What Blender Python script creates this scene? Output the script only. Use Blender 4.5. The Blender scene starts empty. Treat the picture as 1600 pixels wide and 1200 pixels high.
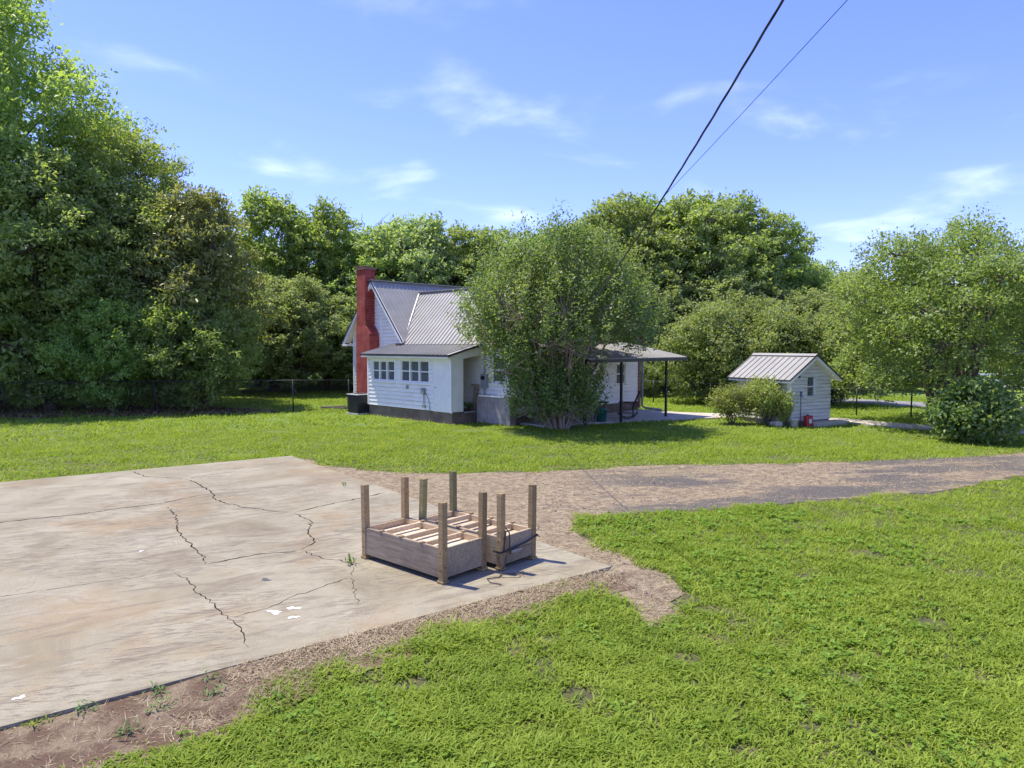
import bpy, bmesh, math
import numpy as np
from mathutils import Vector, Matrix

# ------------------------------------------------------------------ camera, sky, sun, exposure
sc = bpy.context.scene
C = sc.collection
R = math.radians

cam_d = bpy.data.cameras.new('camera')
cam = bpy.data.objects.new('camera', cam_d)
C.objects.link(cam)
cam_d.sensor_width = 36.0
cam_d.lens = 24.75
cam_d.clip_start = 0.05
cam_d.clip_end = 1500
cam.location = (0, 0, 3.0)
cam.rotation_euler = (R(90 - 3.12), 0, 0)
sc.camera = cam

SUN_AZ = math.atan2(-0.88, 0.42)      # compass direction the sun stands in (x, y)
SUN_EL = R(66)

world = bpy.data.worlds.new('World')
sc.world = world
world.use_nodes = True
wn = world.node_tree
wn.nodes.clear()
w_out = wn.nodes.new('ShaderNodeOutputWorld')
w_bg = wn.nodes.new('ShaderNodeBackground')
w_bg.inputs['Strength'].default_value = 0.15
w_sky = wn.nodes.new('ShaderNodeTexSky')
w_sky.sky_type = 'NISHITA'
w_sky.sun_disc = False
w_sky.sun_elevation = SUN_EL
w_sky.sun_rotation = SUN_AZ % (2 * math.pi)
w_sky.altitude = 200
w_sky.air_density = 1.0
w_sky.dust_density = 0.1
w_sky.ozone_density = 3.5
# thin wispy clouds over the whole sky, laid on a level sheet of air
w_tc = wn.nodes.new('ShaderNodeTexCoord')
w_sep = wn.nodes.new('ShaderNodeSeparateXYZ')
wn.links.new(w_tc.outputs['Generated'], w_sep.inputs[0])
w_z = wn.nodes.new('ShaderNodeMath'); w_z.operation = 'MAXIMUM'; w_z.inputs[1].default_value = 0.0
wn.links.new(w_sep.outputs['Z'], w_z.inputs[0])
w_za = wn.nodes.new('ShaderNodeMath'); w_za.operation = 'ADD'; w_za.inputs[1].default_value = 0.14
wn.links.new(w_z.outputs[0], w_za.inputs[0])
w_dx = wn.nodes.new('ShaderNodeMath'); w_dx.operation = 'DIVIDE'
w_dy = wn.nodes.new('ShaderNodeMath'); w_dy.operation = 'DIVIDE'
wn.links.new(w_sep.outputs['X'], w_dx.inputs[0]); wn.links.new(w_za.outputs[0], w_dx.inputs[1])
wn.links.new(w_sep.outputs['Y'], w_dy.inputs[0]); wn.links.new(w_za.outputs[0], w_dy.inputs[1])
w_cmb = wn.nodes.new('ShaderNodeCombineXYZ')
w_cmb.inputs[2].default_value = 1.35
wn.links.new(w_dx.outputs[0], w_cmb.inputs[0]); wn.links.new(w_dy.outputs[0], w_cmb.inputs[1])
w_n1 = wn.nodes.new('ShaderNodeTexNoise')
w_n1.inputs['Scale'].default_value = 2.1; w_n1.inputs['Detail'].default_value = 6
w_n1.inputs['Roughness'].default_value = 0.52; w_n1.inputs['Distortion'].default_value = 0.25
wn.links.new(w_cmb.outputs[0], w_n1.inputs['Vector'])
w_r1 = wn.nodes.new('ShaderNodeMapRange')
w_r1.interpolation_type = 'SMOOTHSTEP'
w_r1.inputs['From Min'].default_value = 0.53; w_r1.inputs['From Max'].default_value = 0.92
w_r1.inputs['To Max'].default_value = 0.36
wn.links.new(w_n1.outputs['Fac'], w_r1.inputs['Value'])
w_mix = wn.nodes.new('ShaderNodeMix'); w_mix.data_type = 'RGBA'
w_tint = wn.nodes.new('ShaderNodeMix'); w_tint.data_type = 'RGBA'; w_tint.blend_type = 'MULTIPLY'
w_tint.inputs['Factor'].default_value = 1.0
w_tint.inputs['B'].default_value = (0.63, 0.59, 1.02, 1)
wn.links.new(w_sky.outputs[0], w_tint.inputs['A'])
wn.links.new(w_tint.outputs['Result'], w_mix.inputs['A'])
w_mix.inputs['B'].default_value = (7.4, 7.8, 8.6, 1)
wn.links.new(w_r1.outputs[0], w_mix.inputs['Factor'])
wn.links.new(w_mix.outputs['Result'], w_bg.inputs['Color'])
wn.links.new(w_bg.outputs[0], w_out.inputs['Surface'])

sun_d = bpy.data.lights.new('sun', 'SUN')
sun_d.energy = 3.2
sun_d.angle = R(0.7)
sun_d.color = (1.0, 0.92, 0.76)
sun = bpy.data.objects.new('sun', sun_d)
C.objects.link(sun)
sdir = Vector((math.sin(SUN_AZ) * math.cos(SUN_EL), math.cos(SUN_AZ) * math.cos(SUN_EL), math.sin(SUN_EL)))
sun.rotation_euler = sdir.to_track_quat('Z', 'Y').to_euler()
sun.location = (-20, 20, 40)

sc.view_settings.view_transform = 'Standard'
sc.view_settings.look = 'None'
sc.view_settings.gamma = 1.0
sc.view_settings.use_curve_mapping = False
sc.view_settings.exposure = 1.1
sc.cycles.max_bounces = 12
sc.cycles.diffuse_bounces = 8
sc.cycles.transmission_bounces = 10

G = -0.06          # level of the lawn; the concrete pad's top is 0

# ------------------------------------------------------------------ helpers: materials
def mat_new(name):
    m = bpy.data.materials.new(name)
    m.use_nodes = True
    nt = m.node_tree
    b = nt.nodes['Principled BSDF']
    return m, nt, b

def nd(nt, t, **kw):
    n = nt.nodes.new(t)
    for k, v in kw.items():
        setattr(n, k, v)
    return n

def noise(nt, scale, detail=5, rough=0.6, coord='Object', stretch=None, dist=0.0, seed=0.0, rot=0.0):
    
    tc = nd(nt, 'ShaderNodeTexCoord')
    out = tc.outputs[coord]
    mp = nd(nt, 'ShaderNodeMapping')
    mp.inputs['Location'].default_value = (seed, seed * 1.7, seed * .3)
    if rot:
        m0 = nd(nt, 'ShaderNodeMapping'); m0.inputs['Rotation'].default_value = (0, 0, rot)
        nt.links.new(out, m0.inputs[0]); out = m0.outputs[0]
    if stretch:
        mp.inputs['Scale'].default_value = stretch
    nt.links.new(out, mp.inputs[0])
    n = nd(nt, 'ShaderNodeTexNoise')
    n.inputs['Scale'].default_value = scale
    n.inputs['Detail'].default_value = detail
    n.inputs['Roughness'].default_value = rough
    n.inputs['Distortion'].default_value = dist
    nt.links.new(mp.outputs[0], n.inputs['Vector'])
    return n.outputs['Fac']

def ramp(nt, val, stops):
    r = nd(nt, 'ShaderNodeValToRGB')
    el = r.color_ramp.elements
    while len(el) < len(stops):
        el.new(0.5)
    for e, (p, c) in zip(el, stops):
        e.position = p
        e.color = (c[0], c[1], c[2], 1)
    nt.links.new(val, r.inputs[0])
    return r.outputs[0]

def mrange(nt, val, a, b, c=0.0, d=1.0):
    r = nd(nt, 'ShaderNodeMapRange')
    r.interpolation_type = 'SMOOTHSTEP'
    for k, v in (('From Min', a), ('From Max', b), ('To Min', c), ('To Max', d)):
        r.inputs[k].default_value = v
    nt.links.new(val, r.inputs['Value'])
    return r.outputs[0]

def mix(nt, fac, a, b, mode='MIX'):
    m = nd(nt, 'ShaderNodeMix', data_type='RGBA', blend_type=mode)
    for sock, v in (('Factor', fac), ('A', a), ('B', b)):
        if isinstance(v, (int, float)):
            m.inputs[sock].default_value = v
        elif isinstance(v, (tuple, list)):
            m.inputs[sock].default_value = (v[0], v[1], v[2], 1)
        else:
            nt.links.new(v, m.inputs[sock])
    return m.outputs['Result']

def bump(nt, bsdf, val, strength=0.3, dist=0.01):
    b = nd(nt, 'ShaderNodeBump')
    b.inputs['Strength'].default_value = strength
    b.inputs['Distance'].default_value = dist
    nt.links.new(val, b.inputs['Height'])
    nt.links.new(b.outputs[0], bsdf.inputs['Normal'])

def simple(name, c1, c2, scale=3.0, rough=0.7, metal=0.0, bstr=0.0, bscale=40, stretch=None, lo=.35, hi=.65):
    m, nt, b = mat_new(name)
    n = noise(nt, scale, stretch=stretch)
    nt.links.new(ramp(nt, n, [(lo, c1), (hi, c2)]), b.inputs['Base Color'])
    b.inputs['Roughness'].default_value = rough
    b.inputs['Metallic'].default_value = metal
    if bstr:
        bump(nt, b, noise(nt, bscale, stretch=stretch), bstr, 0.01)
    return m

def leafy(name, c_dark, c_mid, c_light, trans=0.35, rough=0.45, spec=0.5, pos_scale=0.35):
    """leaf: colour differs leaf by leaf, plant by plant and slowly through the crown"""
    m, nt, b = mat_new(name)
    g = nd(nt, 'ShaderNodeNewGeometry')
    oi = nd(nt, 'ShaderNodeObjectInfo')
    n = noise(nt, pos_scale, 3)
    a = nd(nt, 'ShaderNodeMath', operation='MULTIPLY_ADD'); a.inputs[1].default_value = 0.5
    nt.links.new(g.outputs['Random Per Island'], a.inputs[0]); 
    s = nd(nt, 'ShaderNodeMath', operation='MULTIPLY'); s.inputs[1].default_value = 0.75
    nt.links.new(n, s.inputs[0]); nt.links.new(s.outputs[0], a.inputs[2])
    col = ramp(nt, a.outputs[0], [(0.12, c_dark), (0.5, c_mid), (0.9, c_light)])
    hs = nd(nt, 'ShaderNodeHueSaturation')
    hr = nd(nt, 'ShaderNodeMapRange'); hr.inputs['To Min'].default_value = .492; hr.inputs['To Max'].default_value = .510
    vr = nd(nt, 'ShaderNodeMapRange'); vr.inputs['To Min'].default_value = .85; vr.inputs['To Max'].default_value = 1.15
    nt.links.new(oi.outputs['Random'], hr.inputs[0]); nt.links.new(oi.outputs['Random'], vr.inputs[0])
    nt.links.new(hr.outputs[0], hs.inputs['Hue']); nt.links.new(vr.outputs[0], hs.inputs['Value'])
    nt.links.new(col, hs.inputs['Color'])
    nt.links.new(hs.outputs[0], b.inputs['Base Color'])
    b.inputs['Roughness'].default_value = rough
    b.inputs['Specular IOR Level'].default_value = spec
    t = nd(nt, 'ShaderNodeBsdfTranslucent')
    tcol = mix(nt, 1.0, hs.outputs[0], (1.45, 1.45, .70), 'MULTIPLY')
    nt.links.new(tcol, t.inputs['Color'])
    ms = nd(nt, 'ShaderNodeMixShader'); ms.inputs[0].default_value = trans
    nt.links.new(b.outputs[0], ms.inputs[1]); nt.links.new(t.outputs[0], ms.inputs[2])
    nt.links.new(ms.outputs[0], nt.nodes['Material Output'].inputs['Surface'])
    return m

M = {}
# ---- ground: mown lawn, thin places show red clay
m, nt, b = mat_new('lawn_soil')
n1 = noise(nt, 0.35, 6, .6); n2 = noise(nt, 7.0, 6, .7); n3 = noise(nt, 45.0, 4, .7)
gr = ramp(nt, n2, [(.3, (.10, .17, .022)), (.55, (.16, .26, .03)), (.75, (.22, .30, .05))])
gr = mix(nt, mrange(nt, n1, .45, .7), gr, mix(nt, .55, gr, (.25, .27, .045)))
shaded_thatch = ramp(nt, n2, [(.3, (.06, .065, .020)), (.55, (.105, .105, .034)), (.75, (.18, .145, .07))])  # brownish thatch, its colour also darkened for the shade between blades
tcg = nd(nt, 'ShaderNodeTexCoord'); sepg = nd(nt, 'ShaderNodeSeparateXYZ'); nt.links.new(tcg.outputs['Object'], sepg.inputs[0])
gr = mix(nt, mrange(nt, sepg.outputs['Y'], 14, 34), shaded_thatch, gr)
soil = ramp(nt, n3, [(.3, (.11, .06, .03)), (.7, (.26, .16, .09))])
nt.links.new(mix(nt, mrange(nt, noise(nt, 1.7, 7, .72, seed=3.1), .60, .70), gr, soil), b.inputs['Base Color'])
b.inputs['Roughness'].default_value = 0.95
bump(nt, b, n3, .8, .03)
M['lawn'] = m
# ---- dead-grass and gravel drive
m, nt, b = mat_new('dead_grass_and_gravel')
f = noise(nt, 90, 3, .7); md = noise(nt, 6, 6, .7); big = noise(nt, .55, 8, .72, stretch=(.5, 1.5, 1), seed=2.0, rot=-.15)
straw = ramp(nt, f, [(.28, (.165, .122, .062)), (.5, (.335, .27, .165)), (.72, (.52, .435, .285))])
grey = ramp(nt, f, [(.3, (.04, .036, .030)), (.52, (.095, .087, .076)), (.75, (.25, .23, .20))])
clay = ramp(nt, md, [(.3, (.125, .085, .05)), (.7, (.27, .20, .125))])
tuft = noise(nt, 15, 5, .75, stretch=(.7, 1.5, 1), seed=5)
c = mix(nt, mrange(nt, md, .42, .6), straw, clay)
c = mix(nt, 1.0, c, ramp(nt, tuft, [(.32, (.45, .42, .40)), (.5, (.95, .95, .95)), (.68, (1.45, 1.42, 1.35))]), 'MULTIPLY')
gx = nd(nt, 'ShaderNodeSeparateXYZ'); gt = nd(nt, 'ShaderNodeTexCoord'); nt.links.new(gt.outputs['Object'], gx.inputs[0])
gm = nd(nt, 'ShaderNodeMath', operation='MULTIPLY'); nt.links.new(mrange(nt, big, .48, .58, 0, .9), gm.inputs[0]); nt.links.new(mrange(nt, gx.outputs['X'], .6, 3.2), gm.inputs[1])
c = mix(nt, gm.outputs[0], c, grey)
nt.links.new(c, b.inputs['Base Color'])
b.inputs['Roughness'].default_value = 0.95
bump(nt, b, f, .9, .02)
M['drive'] = m
# ---- clay strip
m, nt, b = mat_new('red_clay')
f = noise(nt, 60, 5, .7); md = noise(nt, 3.5, 6, .7)
c = mix(nt, mrange(nt, md, .42, .62), ramp(nt, f, [(.3, (.070, .042, .023)), (.7, (.185, .112, .062))]), ramp(nt, f, [(.3, (.17, .122, .07)), (.7, (.32, .24, .15))]))
nt.links.new(c, b.inputs['Base Color'])
b.inputs['Roughness'].default_value = 0.95
bump(nt, b, f, .9, .02)
M['clay'] = m
# ---- old stained concrete with sweeping trowel marks
m, nt, b = mat_new('stained_concrete')
fine = noise(nt, 55, 5, .7)
blotch = noise(nt, .8, 7, .62, dist=.6)
streak = noise(nt, 1.6, 7, .66, stretch=(.45, 1.9, 1), dist=1.4, seed=4, rot=-.6)
tc = nd(nt, 'ShaderNodeTexCoord')
vo = nd(nt, 'ShaderNodeTexVoronoi', feature='SMOOTH_F1'); vo.inputs['Scale'].default_value = .42; vo.inputs['Smoothness'].default_value = .12
wp = nd(nt, 'ShaderNodeVectorMath', operation='MULTIPLY_ADD'); wp.inputs[1].default_value = (1.9, 1.9, 0)
nz = nd(nt, 'ShaderNodeTexNoise'); nz.inputs['Scale'].default_value = 1.1; nz.inputs['Detail'].default_value = 7
nt.links.new(tc.outputs['Object'], nz.inputs['Vector']); nt.links.new(nz.outputs['Color'], wp.inputs[0]); nt.links.new(tc.outputs['Object'], wp.inputs[2])
nt.links.new(wp.outputs[0], vo.inputs['Vector'])
wv = nd(nt, 'ShaderNodeTexNoise', noise_dimensions='1D'); wv.inputs['Detail'].default_value = 3
dm = nd(nt, 'ShaderNodeMath', operation='MULTIPLY'); dm.inputs[1].default_value = 20.0
nt.links.new(vo.outputs['Distance'], dm.inputs[0]); nt.links.new(dm.outputs[0], wv.inputs['W'])
base = ramp(nt, blotch, [(.28, (.195, .163, .095)), (.45, (.285, .252, .163)), (.62, (.34, .308, .212)), (.8, (.39, .362, .265))])
ochre = mix(nt, mrange(nt, noise(nt, .55, 5, .6, seed=9), .50, .70, 0, .7), base, (.285, .20, .095))
tr = nd(nt, 'ShaderNodeMath', operation='MULTIPLY')
nt.links.new(mrange(nt, wv.outputs['Fac'], .47, .66), tr.inputs[0])
nt.links.new(mrange(nt, noise(nt, .5, 4, .6, seed=12), .44, .58), tr.inputs[1])
c = mix(nt, mix(nt, 1.0, tr.outputs[0], (.42, .42, .42), 'MULTIPLY'), ochre, (.21, .165, .12))
c = mix(nt, mrange(nt, streak, .50, .66, 0, .7), c, (.18, .145, .098))
c = mix(nt, mrange(nt, noise(nt, 2.6, 7, .7, stretch=(.5, 1.7, 1), dist=1.2, seed=21, rot=-.6), .55, .75, 0, .5), c, (.42, .375, .29))
hatch = noise(nt, 5.5, 5, .6, stretch=(.35, 2.2, 1), dist=2.6, seed=31, rot=-.25)
hm = nd(nt, 'ShaderNodeMath', operation='MULTIPLY'); nt.links.new(mrange(nt, hatch, .48, .64, 0, .75), hm.inputs[0]); nt.links.new(mrange(nt, noise(nt, .45, 4, .6, seed=40), .42, .56), hm.inputs[1])
c = mix(nt, hm.outputs[0], c, (.135, .108, .075))
c = mix(nt, 1.0, c, ramp(nt, fine, [(.25, (.74, .74, .74)), (.75, (1.17, 1.17, 1.17))]), 'MULTIPLY')
nt.links.new(c, b.inputs['Base Color'])
b.inputs['Roughness'].default_value = 0.85
ad = nd(nt, 'ShaderNodeMath', operation='MULTIPLY_ADD'); ad.inputs[1].default_value = 1.4
nt.links.new(wv.outputs['Fac'], ad.inputs[0]); nt.links.new(fine, ad.inputs[2])
bump(nt, b, ad.outputs[0], .35, .008)
M['pad'] = m
M['crackdirt'] = simple('crack_dirt', (.06, .045, .03), (.13, .095, .065), 8, .95)
M['slab'] = simple('pale_concrete', (.42, .37, .30), (.56, .51, .43), 2.5, .9, bstr=.2)
M['road'] = simple('worn_asphalt', (.20, .20, .205), (.30, .295, .29), 1.5, .9)
M['white'] = simple('weathered_white_siding', (.76, .735, .66), (.87, .845, .77), 1.2, .6, stretch=(1, 1, 5))
M['trim'] = simple('white_trim_paint', (.79, .77, .70), (.87, .85, .78), 2.0, .5)
M['shedwhite'] = simple('dusty_white_siding', (.58, .57, .51), (.74, .73, .66), 1.6, .65, stretch=(1, 1, 4))
M['found'] = simple('brown_painted_foundation', (.13, .092, .065), (.20, .15, .11), 2.2, .85, bstr=.3)
M['block'] = simple('grey_block_render', (.26, .225, .19), (.40, .35, .30), 1.6, .9, bstr=.4)
m, nt, b = mat_new('grey_metal_roof')
c = ramp(nt, noise(nt, .7, 5, stretch=(1, 1, 2.5)), [(.3, (.28, .27, .235)), (.7, (.365, .355, .31))])
nt.links.new(c, b.inputs['Base Color'])
b.inputs['Metallic'].default_value = .0; b.inputs['Roughness'].default_value = .5; b.inputs['Specular IOR Level'].default_value = .35
M['roof'] = m
M['dark'] = simple('dark_edge_metal', (.035, .032, .032), (.06, .055, .055), 3, .5)
# red paint over brick
m, nt, b = mat_new('red_painted_brick')
tc = nd(nt, 'ShaderNodeTexCoord')
mp = nd(nt, 'ShaderNodeMapping'); mp.inputs['Rotation'].default_value = (R(90), 0, 0)
nt.links.new(tc.outputs['Object'], mp.inputs[0])
bk = nd(nt, 'ShaderNodeTexBrick'); bk.inputs['Scale'].default_value = 4.4
bk.inputs['Color1'].default_value = (1, 1, 1, 1); bk.inputs['Color2'].default_value = (.8, .8, .8, 1); bk.inputs['Mortar'].default_value = (.25, .25, .25, 1)
bk.inputs['Mortar Size'].default_value = .03
nt.links.new(mp.outputs[0], bk.inputs['Vector'])
c = ramp(nt, noise(nt, 2.2, 7, .7), [(.3, (.26, .034, .028)), (.48, (.37, .055, .042)), (.60, (.43, .095, .065)), (.70, (.42, .18, .11)), (.82, (.44, .31, .20))])
c = mix(nt, .6, c, bk.outputs['Color'], 'MULTIPLY')
nt.links.new(c, b.inputs['Base Color']); b.inputs['Roughness'].default_value = .8
bump(nt, b, bk.outputs['Color'], .8, .015)
M['brick'] = m
M['bricktop'] = simple('bare_sooty_brick', (.13, .075, .055), (.27, .15, .10), 5, .9, bstr=.5)
# wood
def wood(name, c1, c2, c3, sc_=3.0):
    m, nt, b = mat_new(name)
    g1 = noise(nt, sc_, 8, .7, stretch=(.7, 9, 9), dist=.4)
    g2 = noise(nt, 1.6, 4, .6)
    oi = nd(nt, 'ShaderNodeObjectInfo')
    c = ramp(nt, g1, [(.28, c1), (.5, c2), (.75, c3)])
    c = mix(nt, mrange(nt, g2, .5, .75, 0, .6), c, (c1[0] * .75, c1[1] * .78, c1[2] * .85))
    hs = nd(nt, 'ShaderNodeHueSaturation')
    vr = nd(nt, 'ShaderNodeMapRange'); vr.inputs['To Min'].default_value = .8; vr.inputs['To Max'].default_value = 1.2
    nt.links.new(oi.outputs['Random'], vr.inputs[0]); nt.links.new(vr.outputs[0], hs.inputs['Value'])
    nt.links.new(c, hs.inputs['Color'])
    nt.links.new(hs.outputs[0], b.inputs['Base Color']); b.inputs['Roughness'].default_value = .85
    bump(nt, b, g1, .35, .006)
    return m
M['oldwood'] = wood('weathered_grey_wood', (.15, .115, .072), (.25, .20, .132), (.36, .295, .205))
M['legwood'] = wood('weathered_brown_post', (.18, .115, .05), (.30, .205, .092), (.40, .29, .14))
M['mosswood'] = wood('mossy_post', (.13, .12, .045), (.21, .19, .075), (.29, .25, .11))
M['newwood'] = wood('pale_inner_wood', (.36, .26, .14), (.52, .395, .235), (.65, .52, .35))
M['panelwood'] = wood('pale_plywood', (.42, .33, .215), (.57, .47, .33), (.68, .58, .44), 1.6)
M['brownpost'] = wood('brown_stained_post', (.16, .085, .05), (.25, .14, .09), (.33, .2, .13))
M['black'] = simple('black_paint', (.012, .012, .012), (.022, .021, .02), 6, .5)
M['cable'] = simple('black_cable_sheath', (.012, .012, .014), (.03, .03, .032), 9, .45)
M['galv'] = simple('galvanised_grey', (.22, .23, .24), (.33, .34, .35), 5, .5, metal=.3)
M['plasticgrey'] = simple('grey_plastic', (.26, .27, .28), (.34, .35, .36), 4, .55)
M['ac'] = simple('black_louvred_metal', (.018, .019, .021), (.035, .036, .038), 5, .45)
M['actop'] = simple('pale_condenser_lid', (.33, .34, .34), (.45, .45, .45), 5, .5)
M['teal'] = simple('teal_plastic', (.03, .15, .14), (.05, .2, .185), 4, .5)
M['red'] = simple('red_plastic', (.36, .02, .025), (.46, .035, .035), 4, .5)
M['whiteplastic'] = simple('white_plastic', (.62, .61, .58), (.76, .75, .72), 4, .5)
M['terra'] = simple('dark_flowerpot', (.05, .045, .04), (.14, .10, .08), 5, .8)
M['bluepipe'] = simple('blue_grey_pipe', (.07, .10, .13), (.11, .14, .17), 5, .5)
M['rust'] = simple('rusty_iron', (.06, .03, .018), (.12, .06, .035), 14, .9)
M['paint'] = simple('spilt_white_paint', (.72, .71, .68), (.82, .81, .79), 8, .6)
M['tar'] = simple('dark_oil_spot', (.05, .05, .055), (.1, .095, .09), 8, .6)
M['stone'] = simple('gravel_stone', (.10, .095, .09), (.30, .28, .26), 9, .9)
M['bark'] = simple('grey_brown_bark', (.055, .042, .032), (.15, .12, .095), 5, .9, bstr=.7, bscale=22, stretch=(1, 1, .35))
M['smooth_bark'] = simple('smooth_tan_bark', (.22, .165, .115), (.40, .32, .24), 2.5, .75, stretch=(1, 1, .4))
m, nt, b = mat_new('window_glass')
b.inputs['Base Color'].default_value = (.9, .94, .93, 1); b.inputs['Roughness'].default_value = .03
b.inputs['Transmission Weight'].default_value = 0.93; b.inputs['IOR'].default_value = 1.08
b.inputs['Specular IOR Level'].default_value = .4
nt.links.new(ramp(nt, noise(nt, 2, 3), [(.3, (.82, .88, .87)), (.7, (.92, .95, .94))]), b.inputs['Base Color'])
M['glass'] = m
M['room_dark'] = simple('dim_room_beyond_glass', (.012, .012, .011), (.045, .044, .040), 3, .8)
M['room'] = simple('dim_room_wall', (.20, .20, .19), (.28, .28, .265), 2, .9)

M['grass'] = leafy('grass_blade', (.112, .170, .020), (.205, .288, .031), (.330, .398, .060), .40, .6, .15, pos_scale=.9)
M['clover'] = leafy('clover_leaf', (.10, .17, .022), (.165, .255, .032), (.25, .345, .055), .40, .6, .15, pos_scale=1.5)
M['straw'] = leafy('dry_straw', (.175, .122, .062), (.355, .28, .165), (.55, .46, .295), .15, .8, pos_scale=.8)
M['weed'] = leafy('weed_leaf', (.05, .11, .018), (.10, .19, .03), (.17, .28, .05), .35, pos_scale=2)
M['litter'] = leafy('fallen_leaf', (.07, .035, .02), (.16, .085, .05), (.28, .17, .11), .1, .8, pos_scale=1)
M['leaf_oak'] = leafy('broad_tree_leaf', (0.145, 0.224, 0.071), (0.242, 0.333, 0.106), (0.383, 0.466, 0.154), 0.54)
M['leaf_far'] = leafy('woodland_leaf', (0.145, 0.224, 0.078), (0.242, 0.333, 0.112), (0.377, 0.466, 0.161), 0.54, pos_scale=.28)
M['leaf_far2'] = leafy('grey_green_leaf', (0.161, 0.230, 0.103), (0.258, 0.339, 0.145), (0.377, 0.460, 0.206), 0.54, pos_scale=.28)
M['leaf_mag'] = leafy('leathery_leaf', (.125, .165, .055), (.215, .255, .080), (.350, .345, .135), .42, .38)
M['leaf_hick'] = leafy('sunny_tree_leaf', (0.140, 0.224, 0.063), (0.242, 0.345, 0.095), (0.372, 0.466, 0.138), 0.54)
M['leaf_crape'] = leafy('small_bright_leaf', (.082, .145, .052), (.145, .220, .072), (.270, .325, .092), .48, .45)
M['leaf_cherry'] = leafy('yellow_green_leaf', (0.113, 0.168, 0.050), (0.186, 0.252, 0.074), (0.295, 0.357, 0.105), 0.5)
M['leaf_laurel'] = leafy('olive_shrub_leaf', (0.132, 0.187, 0.061), (0.216, 0.275, 0.089), (0.337, 0.385, 0.141), 0.48)
M['leaf_bush'] = leafy('mixed_bush_leaf', (0.109, 0.167, 0.051), (0.203, 0.268, 0.072), (0.420, 0.413, 0.102), 0.46)

# ------------------------------------------------------------------ helpers: geometry
def link(o, parent=None):
    C.objects.link(o)
    if parent is not None:
        o.parent = parent
    return o

def tag(o, label=None, cat=None, group=None, kind=None):
    if label: o['label'] = label
    if cat: o['category'] = cat
    if group: o['group'] = group
    if kind: o['kind'] = kind
    return o

def empty(name, loc=(0, 0, 0), rz=0.0, label=None, cat=None, group=None):
    o = bpy.data.objects.new(name, None)
    o.empty_display_size = .2
    o.location = loc
    o.rotation_euler = (0, 0, rz)
    C.objects.link(o)
    return tag(o, label, cat, group)

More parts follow.
